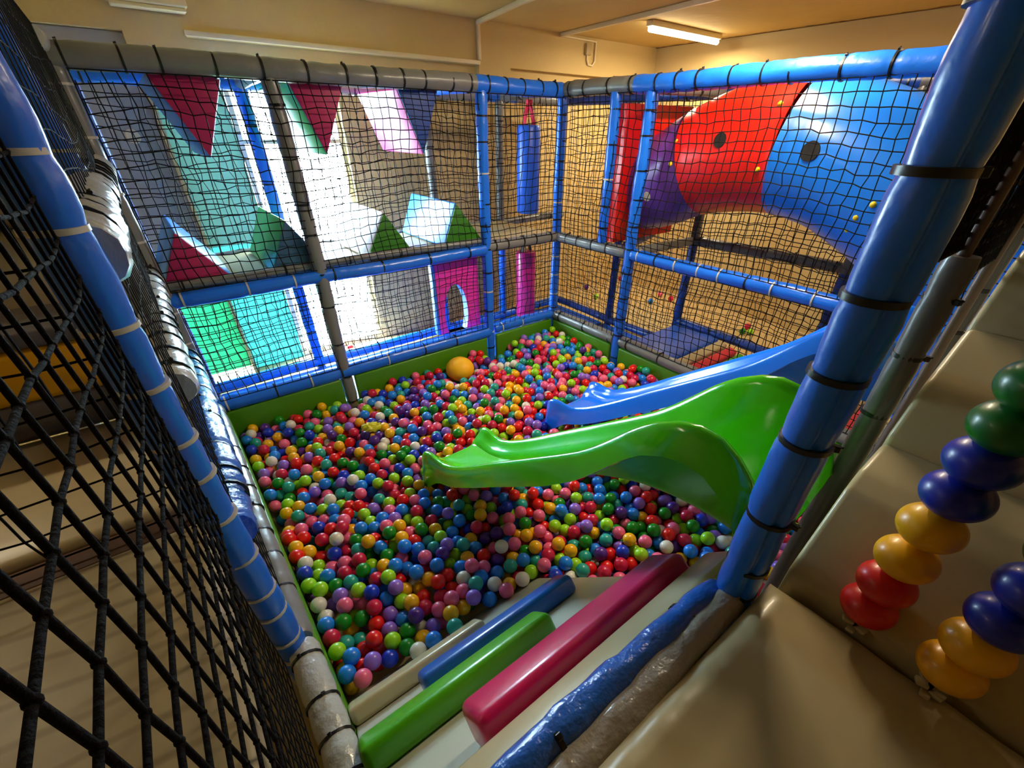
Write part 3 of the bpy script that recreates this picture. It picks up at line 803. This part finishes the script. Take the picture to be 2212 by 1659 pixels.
mb = MB(); vbox(mb, UC, UE, VE, VE+.3, FLOOR, ZC); struct('wall_front', mb, M['wall'])
mb = MB(); vbox(mb, UE, UE+.3, W, VE+.3, FLOOR, ZC); struct('wall_rear', mb, M['wall'])
mb = MB(); vbox(mb, UC, UC+.03, W, VE, FLOOR, FLOOR+.13); struct('baseboard_right', mb, M['wall'])
# mould line along the ceiling edge of the far walls
mb = MB()
n = 90
def mould(mb, a, b, nrm):
    a = np.array(a, float); b = np.array(b, float); vs = []; fs = []
    for i in range(n+1):
        p = a + (b-a)*i/n; w = .03 + .05*abs(math.sin(i*1.7)*math.sin(i*.53+1)) + random.uniform(0, .025)
        vs += [tuple(p), tuple(p + np.array(nrm)*w)]
    for i in range(n): fs.append((2*i, 2*i+1, 2*i+3, 2*i+2))
    mb.add(vs, fs)
mould(mb, (UC+.004, -1.6, ZC-.003), (UC+.004, 3.5, ZC-.003), (1, 0, 0))
struct('trim_1', mb, M['mould'])
# window and side panes; the lower tints carry the daylight colour
mb = MB(); vbox(mb, 1.87, 2.94, W-.2, W-.19, FLOOR+.1, 2.44)
w1 = struct('window_1', mb, M['glass'])
mb = MB()
for a in ((1.85, 1.90, FLOOR, 2.47), (2.91, 2.96, FLOOR, 2.47), (1.9, 2.91, 2.41, 2.47), (1.9, 2.91, FLOOR, FLOOR+.06), (1.9, 2.91, 1.95, 1.99)):
    vbox(mb, a[0], a[1], W-.22, W-.16, a[2], a[3])
o = obj('window_frame', mb, M['trim'], w1); 
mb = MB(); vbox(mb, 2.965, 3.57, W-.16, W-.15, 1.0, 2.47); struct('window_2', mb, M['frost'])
mb = MB(); vbox(mb, 2.965, 3.57, W-.16, W-.15, FLOOR, 1.0); struct('window_4', mb, M['dayteal'])
mb = MB(); vbox(mb, 3.60, 4.3, W-.16, W-.15, FLOOR+.05, 1.0); struct('window_3', mb, M['daymint'])
# long white lintel strip, trunking, conduit
def bar(name, label, cat, pts, r, m, square=True):
    mb = MB()
    for p, q in zip(pts[:-1], pts[1:]):
        p = np.array(p, float); q = np.array(q, float); d = q-p; L = np.linalg.norm(d); x, y, dn = frame_of(d)
        if square: rbox(mb, (p+q)/2, (x, y, dn), (r, r, L/2+r*.5), r*.3, 2)
        else: sweep(mb, [p, q], r, seg=10); ico(mb, q, r, 2)
    c = np.mean(np.array(pts), axis=0)
    return tag(obj(name, mb, M[m], None, tuple(c), sharp=40), label, cat)
bar('lintel_strip', 'long white strip on the wall above the window recess', 'trim strip', [(.02, W+.02, 2.785), (3.14, W+.02, 2.785)], .02, 'trim')
bar('cable_trunking', 'white cable trunking dropping from ceiling to the window strip end', 'cable trunking', [(.02, W+.025, 2.82), (.02, W+.025, ZC-.03), (.2, -.5, ZC-.02), (.5, 2.5, ZC-.02)], .022, 'trim')
bar('cable_trunking', 'white cable trunking crossing the ceiling beside the lamp', 'cable trunking', [(-1.35, W+.03, ZC-.025), (-1.15, .65, ZC-.025), (-1.0, 3.0, ZC-.025)], .022, 'trim')
bar('conduit', 'thin white conduit looping down the wall near the lamp', 'conduit', [(-1.35, W+.02, ZC-.03), (-2.03, W+.02, ZC-.04), (-2.03, W+.02, 2.93), (-1.98, W+.02, 2.88), (-1.90, W+.02, 2.89), (-1.87, W+.02, 2.95), (-1.87, W+.02, 3.0)], .013, 'trim', False)
mb = MB(); rb(mb, -1.93, -1.82, W, W+.05, 2.99, 3.12, .01)
tag(obj('junction_box', mb, M['metal'], None, (-1.87, W, 2.99), sharp=40), 'small grey junction box on the wall above conduit loop', 'junction box')
mb = MB(); mb2 = MB()
base = (3.36, W, 2.91)
t = thing('air_conditioner', 'white wall unit cut off by the top left picture edge', 'air conditioner', base)
rb(mb, 3.08, 3.64, W, W+.16, 2.93, 3.17, .02); obj('casing', mb, M['ceramic'], t, base, sharp=40)
rb(mb2, 3.1, 3.62, W+.02, W+.15, 2.905, 2.93, .006); obj('air_flap', mb2, M['trim'], t, base, sharp=40)
mb = MB(); sweep(mb, [(3.83, W-.09, 2.02), (3.83, W-.085, 2.02), (3.83, W-.06, 2.02)], [.06, .06, .05], seg=28)
tag(obj('wall_disc', mb, M['trim'], None, (3.83, W-.09, 2.02), sharp=40), 'round cream cover plate on the wall left of the window', 'cover plate')
# ceiling lamps
def lamp(label, u0, v0, length, power, along='u'):
    base = (u0, v0, ZC-.08)
    tt = thing('ceiling_lamp', label, 'lamp', base)
    d = np.array((1, 0, 0)) if along == 'u' else np.array((0, 1, 0))
    a = np.array((u0, v0, ZC-.03)) - d*length/2; b = a + d*length
    mb = MB(); x, y, dn = frame_of(d); rbox(mb, (a+b)/2, (d, np.cross((0, 0, 1), d), (0, 0, 1)), (length/2, .05, .028), .008, 2)
    obj('housing', mb, M['trim'], tt, base, sharp=40)
    mb = MB(); z = np.array((0, 0, -.052)); sweep(mb, [a+z+d*.02, b+z-d*.02], .03, seg=14); obj('glowing_tube', mb, M['lamp'], tt, base)
    ld = bpy.data.lights.new('tube_light', 'AREA'); ld.shape = 'RECTANGLE'; ld.size = length*S; ld.size_y = .1*S
    ld.energy = power; ld.color = (1.0, .82, .56)
    lo = bpy.data.objects.new('tube_light', ld); COL.objects.link(lo); lo.parent = tt
    lo.location = (0, 0, -.045); lo.rotation_euler = (0, 0, 0 if along == 'u' else math.pi/2)
lamp('lit fluorescent ceiling lamp in the upper right of the room', -2.33, -.26, 1.5, 38)
lamp('lit fluorescent ceiling lamp above the right half of the ball pit', .5, 2.3, 1.5, 44)
lamp('lit fluorescent ceiling lamp above the tube slide lane', -2.3, 4.3, 1.5, 24)
lamp('unseen ceiling tube added to brighten the left passage', 6.0, 0.8, 1.5, 6)  # lamp added out of view to lift the dark yellow barrier

# ------------------------------------------------------------------ outside
mb = MB(); vbox(mb, -12, 16, -16, W-.36, FLOOR-.3, FLOOR-.1); struct('ground', mb, M['pave'])

# ------------------------------------------------------------------ balls
D = .096; RB = D/2
BC = {'red': (232, 22, 16), 'crimson': (208, 22, 72), 'pink': (246, 104, 150), 'yellow': (252, 188, 10), 'lime green': (158, 226, 28), 'green': (16, 140, 26),
      'teal': (38, 166, 156), 'blue': (26, 134, 248), 'dark blue': (24, 58, 210), 'purple': (84, 36, 146), 'lavender': (146, 104, 222), 'white': (236, 232, 220)}
BN = list(BC); BW = np.array([.105, .10, .13, .12, .10, .075, .09, .125, .045, .045, .07, .055]); BW = BW/BW.sum()
BMAT = {k: material('play_ball_' + k.replace(' ', '_'), rgb(*c), .33, coat=.12) for k, c in BC.items()}

def zs_top(u, v):
    s = min(1, max(0, (v-1.9)/1.4)); s = s*s*(3-2*s)
    return -.125 - .125*u/4.1 - .055*s
cells = {}
pos = []
def key(x, y): return (int(x//D), int(y//D))
def height(x, y):
    z = FLOOR + RB
    # ramp surface
    if x > 2.7 and y > 2.6:
        zr = .80 + (y-4.05)*(.89/.80) + RB*1.6
        if zr > z: z = zr
    kx, ky = key(x, y)
    for i in (kx-1, kx, kx+1):
        for j in (ky-1, ky, ky+1):
            for (px_, py_, pz_) in cells.get((i, j), ()):
                d2 = D*D - (px_-x)**2 - (py_-y)**2
                if d2 > 0:
                    h = pz_ + math.sqrt(d2)
                    if h > z: z = h
    return z
LO, HIU, HIV = .055+RB, UL-.075-RB, 3.98
def inside(x, y): return LO <= x <= HIU and LO <= y <= HIV
DIRS = [(math.cos(a), math.sin(a)) for a in np.linspace(0, 2*math.pi, 9)[:-1]]
def settle(x, y):
    h = height(x, y)
    for st in (.5*D, .25*D, .1*D):
        for _ in range(12):
            best = None
            for dx, dy in DIRS:
                nx, ny = x+dx*st, y+dy*st
                if not inside(nx, ny): continue
                nh = height(nx, ny)
                if nh < h - 1e-4: h = nh; best = (nx, ny)
            if best is None: break
            x, y = best
    return x, y, h
def put(x, y, z, c):
    cells.setdefault(key(x, y), []).append((x, y, z)); pos.append((x, y, z, c))
def blocked(x, y, z):
    # keep clear of the slide noses and skirts, posts
    for un, uf in ((2.9, 2.36), (1.59, 1.05)):
        if uf-.02-RB < x < un+.02+RB and 1.74-RB < y < 2.35:
            if y < 2.0 and z + RB > -.27 and (abs(x-un) < .03+RB or abs(x-uf) < .03+RB): return True
            if y < 1.90 and z + RB > -.19: return True
            if z + RB > -.13 + max(0, y-2.05)*.35: return True
    for pu, pv in ((U3, 0), (U2, 0), (0, V2)):
        if (x-pu)**2 + (y-pv)**2 < (.075+RB)**2: return True
    if 2.7 < x and z < .80 + (y-4.05)*(.89/.80) + RB*1.3 and y > 2.5: return True
    return False
# balls of the near part, lying where they lie in the pit (millimetre-like units, colour letter)
CODE = {'r': 'red', 'c': 'crimson', 'p': 'pink', 'y': 'yellow', 'l': 'lime green', 'g': 'green', 't': 'teal', 'b': 'blue', 'd': 'dark blue', 'u': 'purple', 'v': 'lavender', 'w': 'white'}
NEAR = '3897,1349,-296,l;3836,1429,-293,y;3929,1437,-301,y;3779,1353,-292,b;3773,1515,-286,b;3870,1542,-282,t;3700,1583,-287,l;3642,1655,-265,b;3656,1462,-335,p;3626,1526,-271,w;3524,1654,-301,r;3475,1729,-270,r;3567,1742,-288,r;3570,1575,-328,l;3526,1465,-309,t;3481,1548,-312,t;3413,1607,-268,p;3472,1823,-284,l;3388,1785,-306,v;3315,1726,-296,t;3271,1816,-290,l;3197,1758,-297,c;3179,1873,-271,r;3303,1906,-284,p;3232,1967,-270,b;3098,1826,-285,l;3106,1934,-271,p;3018,1900,-285,b;3066,2019,-260,b;3022,2127,-277,b;3218,2042,-326,l;3192,2139,-287,l;3152,2058,-260,c;3929,1516,-352,p;3887,1678,-297,p;3802,1620,-324,p;3782,1749,-288,d;3723,1671,-312,p;3664,1743,-292,b;3617,1820,-258,p;3716,1822,-281,r;3653,1904,-235,c;3595,1865,-338,y;3546,1966,-262,b;3463,2006,-280,b;3381,1958,-272,b;3458,1914,-302,l;3313,2023,-264,v;3395,2067,-253,p;3322,2126,-247,y;3409,2158,-232,g;3205,2233,-270,g;3118,2272,-296,y;3098,2180,-295,c;3273,2180,-307,p;3961,1604,-339,y;3981,1770,-252,r;3895,1773,-295,r;3981,1686,-296,r;3797,1870,-293,c;3719,1970,-249,w;3648,1942,-321,p;3610,2031,-285,g;3519,1982,-351,t;3502,2090,-297,r;3354,2232,-255,y;3406,2204,-334,l;3498,2184,-295,b;3631,2123,-284,t;3555,2138,-236,y;3963,1862,-263,y;3901,1924,-295,y;3981,1808,-339,b;3981,1955,-255,r;3844,1970,-354,r;3770,2050,-290,d;3689,2041,-337,c;3739,2161,-299,p;3659,2227,-262,c;3577,2149,-357,g;3488,2279,-298,g;3413,2332,-329,p;3374,2324,-243,b;3301,2367,-285,b;3284,2275,-301,r;3301,2478,-260,p;3204,2325,-322,t;3206,2417,-297,t;3125,2367,-287,l;3125,2462,-276,v;3037,2450,-326,b;3194,2526,-259,u;3098,2524,-346,l;3036,2533,-275,t;3058,2612,-321,y;2955,2661,-326,r;2964,2567,-331,b;3981,1906,-349,y;3949,2043,-259,w;3885,2053,-330,l;3981,2000,-338,v;3975,2133,-248,d;3908,2144,-314,l;3865,2218,-275,b;3769,2251,-288,c;3818,2121,-332,p;3668,2324,-263,g;3597,2241,-355,l;3543,2355,-286,y;3488,2424,-254,b;3422,2431,-333,b;3401,2548,-263,b;3318,2487,-353,c;3269,2584,-261,b;3179,2575,-338,l;3138,2662,-308,b;3090,2728,-259,p;3008,2740,-330,p;3981,2094,-347,b;3981,2225,-266,l;3933,2306,-254,l;3846,2308,-292,g;3761,2346,-285,t;3744,2439,-276,l;3625,2422,-288,c;3562,2481,-252,l;3613,2334,-346,b;3504,2478,-345,r;3555,2576,-258,v;3591,2450,-371,b;3414,2592,-374,y;3503,2572,-336,y;3322,2695,-271,r;3259,2744,-347,r;3240,2660,-310,r;3349,2613,-308,y;3171,2750,-302,w;3143,2858,-261,t;3074,2806,-310,b;3033,2904,-310,w;3981,2225,-360,v;3974,2387,-281,w;3901,2369,-372,v;3847,2402,-285,v;3850,2496,-271,p;3744,2513,-335,p;3689,2518,-258,d;3626,2571,-323,b;3714,2610,-279,c;3557,2648,-318,l;3522,2724,-268,y;3432,2684,-348,r;3348,2768,-324,c;3315,2847,-275,p;3206,2929,-266,v;3223,2830,-303,p;3403,2844,-310,p;3271,2902,-342,y;3366,2927,-282,y;3173,3036,-281,b;3212,2976,-348,w;3089,2993,-333,r;3981,2320,-370,c;3981,2413,-381,t;3981,2556,-269,b;3965,2476,-313,w;3893,2577,-297,g;3869,2590,-388,y;3795,2602,-326,g;3741,2678,-341,r;3646,2669,-344,v;3599,2751,-337,b;3539,2817,-271,u;3462,2771,-324,c;3980,2648,-275,c;3981,2527,-388,g;3694,2761,-343,v;3614,2844,-323,g;3532,2830,-391,w;3476,2894,-351,v;3311,2996,-318,c;3393,3018,-276,t;3926,2690,-335,t;3853,2683,-393,t;3792,2794,-289,r;3709,2850,-316,l;3658,2930,-326,g;3562,2938,-329,y;3981,2619,-365,y;3981,2742,-280,l;3928,2817,-283,b;3856,2772,-361,r;3845,2905,-291,v;3763,2927,-332,d;3623,3010,-289,w;3528,3011,-280,b;3455,2986,-339,r;3981,2731,-400,r;3981,2891,-288,b;3981,2815,-359,y;3921,2962,-289,p;3900,2856,-363,r;3981,2895,-408,y;3830,2994,-331,p;3981,3036,-294,c;3981,2982,-372,v'
near_cells = {}
for q in NEAR.split(';'):
    a, b, c, k = q.split(','); x, y, z = int(a)/1000, int(b)/1000, int(c)/1000
    if blocked(x, y, z): continue
    put(x, y, z, BN.index(CODE[k])); near_cells.setdefault(key(x, y), []).append((x, y))
def near_measured(x, y):
    kx, ky = key(x, y)
    for i in (kx-1, kx, kx+1):
        for j in (ky-1, ky, ky+1):
            for (a, b) in near_cells.get((i, j), ()):
                if (a-x)**2 + (b-y)**2 < (1.0*D)**2: return True
    return False
def overlaps(x, y, z):
    kx, ky = key(x, y)
    for i in (kx-1, kx, kx+1):
        for j in (ky-1, ky, ky+1):
            for (a, b, c) in cells.get((i, j), ()):
                if (a-x)**2 + (b-y)**2 + (c-z)**2 < (.95*D)**2: return True
    return False
# bottom layer: loose hexagonal lattice on the floor
row = 0; y = LO
while y < HIV:
    x = LO + (D*.53 if row % 2 else 0)
    while x < HIU:
        if not blocked(x, y, FLOOR+RB) and not overlaps(x, y, FLOOR+RB): put(x, y, FLOOR+RB, rng.choice(12, p=BW))
        x += D*1.06
    y += D*.925; row += 1
DOME = (1.70, .29, -.235, .165)
# big orange dome rests among the balls
fail = 0; tries = 0
while fail < 420 and tries < 16000:
    tries += 1
    x = rng.uniform(LO, HIU); y = rng.uniform(LO, HIV)
    x, y, h = settle(x, y)
    if h + RB > zs_top(x, y) + rng.uniform(-.02, .03): fail += 1; continue
    if blocked(x, y, h): fail += 1; continue
    if near_measured(x, y) and h + RB > zs_top(x, y) - .035: fail += 1; continue
    if (x-DOME[0])**2 + (y-DOME[1])**2 + (h-DOME[2])**2 < (DOME[3]+RB)**2: fail += 1; continue
    put(x, y, h, rng.choice(12, p=BW)); fail = 0

# camera model, used to find which balls show largest and to word their labels
F_LEN = 927.756; CX, CY = 1128.6455, 927.2707
CAM = np.array((3.951242, 4.346435, 2.099397))
FW = np.array((-.507811, -.643646, -.57258)); RT_ = np.array((-.78795, .615703, .006697)); UP = np.array((-.348228, -.454565, .819822))
def project(P):
    d = np.asarray(P) - CAM; z = d @ FW
    return CX + F_LEN*(d @ RT_)/z, CY - F_LEN*(d @ UP)/z, z
vis = []
for i, (x, y, z, c) in enumerate(pos):
    top = True
    kx, ky = key(x, y)
    for a in (kx-1, kx, kx+1):
        for b in (ky-1, ky, ky+1):
            for (qx, qy, qz) in cells.get((a, b), ()):
                if qz > z + .35*D and (qx-x)**2 + (qy-y)**2 < (.72*D)**2: top = False
    px_, py_, dp = project((x, y, z))
    if top and -10 < px_ < 2222 and -10 < py_ < 1669:
        near_ramp = y > 3.05 and x > 2.75
        vis.append((dp, i, px_, py_, near_ramp))
vis.sort()
chosen = [q for q in vis if not q[4]][:300]
chosen_set = {q[1] for q in chosen}
ball_mesh = {}
for k in BN:
    mb = MB(); ico(mb, (0, 0, 0), RB, 3)
    o = obj('play_ball', mb, BMAT[k], sharp=0); ball_mesh[k] = o.data; bpy.data.objects.remove(o)
# neighbour descriptions: colours left, right, in front and behind as they appear in the picture
vis_all = [(q[1], q[2], q[3], q[0]) for q in vis]
XY = np.array([(q[1], q[2]) for q in vis_all])
def neighbours(px_, py_, dp, me):
    rp = F_LEN*D/dp; out = {}
    d = XY - np.array((px_, py_))
    for k in np.where((np.abs(d[:, 0]) < 1.7*rp) & (np.abs(d[:, 1]) < 1.7*rp))[0]:
        if vis_all[k][0] == me: continue
        dx, dy = d[k]; L = math.hypot(dx, dy)
        if L < .45*rp: continue
        s = 'left' if dx < -abs(dy) else 'right' if dx > abs(dy) else 'behind' if dy < 0 else 'front'
        if s not in out or L < out[s][0]: out[s] = (L, BN[pos[vis_all[k][0]][3]])
    return {k: v[1] for k, v in out.items()}
def zone(px_, py_):
    if px_ > 1480: return 'beside the thick blue post'
    if px_ > 1180: return 'near the magenta bar'
    if px_ > 900: return 'in the shadow before the green slide'
    if px_ < 760 and py_ > 1150: return 'by the silver rim'
    return 'in the near pit'
labs = {}
cand = []
for dp, i, px_, py_, _ in chosen:
    nb = neighbours(px_, py_, dp, i); c = BN[pos[i][3]]
    bits = [(k, nb[k]) for k in ('left', 'right', 'behind', 'front') if k in nb]
    word = {'left': '%s on its left', 'right': '%s on its right', 'behind': '%s behind', 'front': '%s in front'}
    txt = ', '.join(word[k] % v for k, v in bits)
    lab = '%s play ball, %s' % (c, txt) if txt else '%s play ball %s' % (c, zone(px_, py_))
    cand.append((i, c, lab, bits, zone(px_, py_)))
from collections import Counter
cnt = Counter(q[2] for q in cand)
for i, c, lab, bits, zn in cand:
    if cnt[lab] > 1:
        lab = '%s play ball %s, ' % (c, zn) + ', '.join('%s %s' % (v, k) for k, v in bits)
    while len(lab.split()) > 16: lab = lab.rsplit(',', 1)[0]     # drop the last neighbour, keep whole clauses
    if lab in labs: lab = 'farther ' + lab
    labs[lab] = 1
    x, y, z, ci = pos[i]
    o = bpy.data.objects.new('play_ball', ball_mesh[BN[ci]]); COL.objects.link(o)
    o.location = (x, y, z - 0)
    tag(o, lab, 'ball', 'play balls in the near half of the ball pit')
# all remaining balls as one object
rest = [q for k, q in enumerate(pos) if k not in chosen_set]
V_, F_ = ICO[2]; nV = len(V_); Fa = np.array(F_)
P = np.array([(q[0], q[1], q[2]) for q in rest])
VV = (V_[None]*RB + P[:, None]).reshape(-1, 3); FF = (Fa[None] + (np.arange(len(rest))*nV)[:, None, None]).reshape(-1, 3)
me = bpy.data.meshes.new('play_balls')
me.vertices.add(len(VV)); me.vertices.foreach_set('co', VV.ravel())
me.loops.add(FF.size); me.loops.foreach_set('vertex_index', FF.ravel().astype(np.int32))
me.polygons.add(len(FF)); me.polygons.foreach_set('loop_start', (np.arange(len(FF))*3).astype(np.int32))
for k in BN: me.materials.append(BMAT[k])
me.polygons.foreach_set('material_index', np.repeat([q[3] for q in rest], len(Fa)).astype(np.int32))
me.polygons.foreach_set('use_smooth', np.ones(len(FF), bool))
me.update(calc_edges=True); me.validate()
o = bpy.data.objects.new('play_balls', me); COL.objects.link(o)
tag(o, 'mass of small multicoloured play balls filling the rest of the pit', 'balls', kind='stuff')

# orange dome and crumpled yellow film lying on the balls, stray balls outside the pit
mb = MB(); ico(mb, DOME[:3], DOME[3], 4, (1, 1, .86)); tag(obj('big_ball', mb, M['dome'], None, (DOME[0], DOME[1], DOME[2]-DOME[3]*.86)), 'large smooth orange ball half sunk among the small balls by the green wall', 'ball')
mb = MB(); V_, F_ = ICO[3]
P = []
for p in V_:
    k = 1 + .25*math.sin(9*p[0]+4*p[2]) * math.sin(7*p[1]); P.append((3.03 + p[0]*.085*k + p[2]*.02, .93 + p[1]*.045*k, -.165 + p[2]*.05*k + max(0, p[0])*.02))
mb.add(P, F_); tag(obj('crumpled_ball', mb, M['film'], None, (3.03, .93, -.21), sharp=20), 'crushed translucent yellow ball lying on the balls', 'ball')
for (u, v, z), c, lab in (((-2.0, -1.04, -.42), 'lime green', 'lime green stray ball on the floor beyond the far right corner of pit'),
                          ((-2.26, -1.55, -.42), 'purple', 'purple stray ball on the floor at the foot of the wall'),
                          ((-3.26, -1.55, -.42), 'crimson', 'crimson stray ball in the room corner behind the navy post'),
                          ((-2.6, -.26, -.42), 'blue', 'blue stray ball on the floor beyond the cream mat'),
                          ((-3.07, -.41, -.42), 'pink', 'pink stray ball near the wall beside the dark post'),
                          ((-3.0, -.12, -.42), 'crimson', 'crimson stray ball half hidden by the dark post'),
                          ((-2.58, 1.50, -.42), 'green', 'green stray ball touching a lime ball on the far floor'),
                          ((-2.66, 1.58, -.42), 'lime green', 'lime stray ball beside a green one on the far floor'),
                          ((-2.84, 1.44, -.42), 'crimson', 'crimson stray ball behind a green and a lime one'),
                          ((2.51, -1.42, -.42), 'pink', 'pink stray ball on the lane floor near the window'),
                          ((2.30, -1.40, -.42), 'yellow', 'yellow stray ball on the lane floor near the window'),
                          ((2.40, -1.52, -.42), 'red', 'red stray ball against the window frame'),
                          ((2.12, -1.40, -.42), 'lavender', 'lavender stray ball on the lane floor near the window'),
                          ((2.72, -1.40, -.42), 'lime green', 'lime stray ball beside the blue lane post'),
                          ((2.51, -.35, -.362), 'crimson', 'crimson stray ball on the navy mat behind the blue rim'),
                          ((2.05, -.55, -.362), 'pink', 'pink stray ball on the navy mat behind the blue rim')):
    o = bpy.data.objects.new('stray_ball', ball_mesh[c]); COL.objects.link(o); o.location = (u, v, z)
    tag(o, lab, 'ball', 'stray balls outside the pit')

# ------------------------------------------------------------------ light from outside
wd = bpy.data.worlds.new('World'); scene.world = wd; wd.use_nodes = True
bg = wd.node_tree.nodes['Background']
sky = wd.node_tree.nodes.new('ShaderNodeTexSky'); sky.sky_type = 'HOSEK_WILKIE'; sky.turbidity = 3.5; sky.ground_albedo = .5
sky.sun_direction = (.3, .5, .6)
mixn = wd.node_tree.nodes.new('ShaderNodeMix'); mixn.data_type = 'RGBA'; mixn.inputs['Factor'].default_value = .35
mixn.inputs['A'].default_value = (.66, .86, 1.0, 1)
wd.node_tree.links.new(sky.outputs['Color'], mixn.inputs['B'])
wd.node_tree.links.new(mixn.outputs['Result'], bg.inputs['Color'])
bg.inputs['Strength'].default_value = 105.0
pl = bpy.data.lights.new('window_portal', 'AREA'); pl.shape = 'RECTANGLE'; pl.size = 1.7*S; pl.size_y = 2.95*S; pl.cycles.is_portal = True
po = bpy.data.objects.new('window_portal', pl); COL.objects.link(po); po.location = (2.68, W-.3, 1.0); po.rotation_euler = (math.radians(90), 0, 0)

# ------------------------------------------------------------------ camera
cam = bpy.data.cameras.new('Camera'); co = bpy.data.objects.new('Camera', cam); COL.objects.link(co)
cam.sensor_width = 36; cam.sensor_fit = 'HORIZONTAL'; cam.lens = F_LEN*36/2212
cam.shift_x = -(CX-1106)/2212; cam.shift_y = (CY-829.5)/2212
cam.clip_start = .01; cam.clip_end = 100
Rm = Matrix((RT_, UP, -FW)).transposed()
co.rotation_euler = Rm.to_euler(); co.location = CAM
scene.camera = co

# ------------------------------------------------------------------ to metres
done = set()
for o in scene.objects:
    o.location = Vector(o.location)*S
    if o.type == 'MESH' and o.data.name not in done:
        done.add(o.data.name); o.data.transform(Matrix.Scale(S, 4))

vs = scene.view_settings
vs.view_transform = 'Standard'; vs.look = 'None'; vs.gamma = 1.0; vs.exposure = 0.35; vs.use_curve_mapping = False
scene.cycles.use_denoising = True
scene.cycles.max_bounces = 8; scene.cycles.transparent_max_bounces = 12
scene.cycles.sample_clamp_indirect = 6
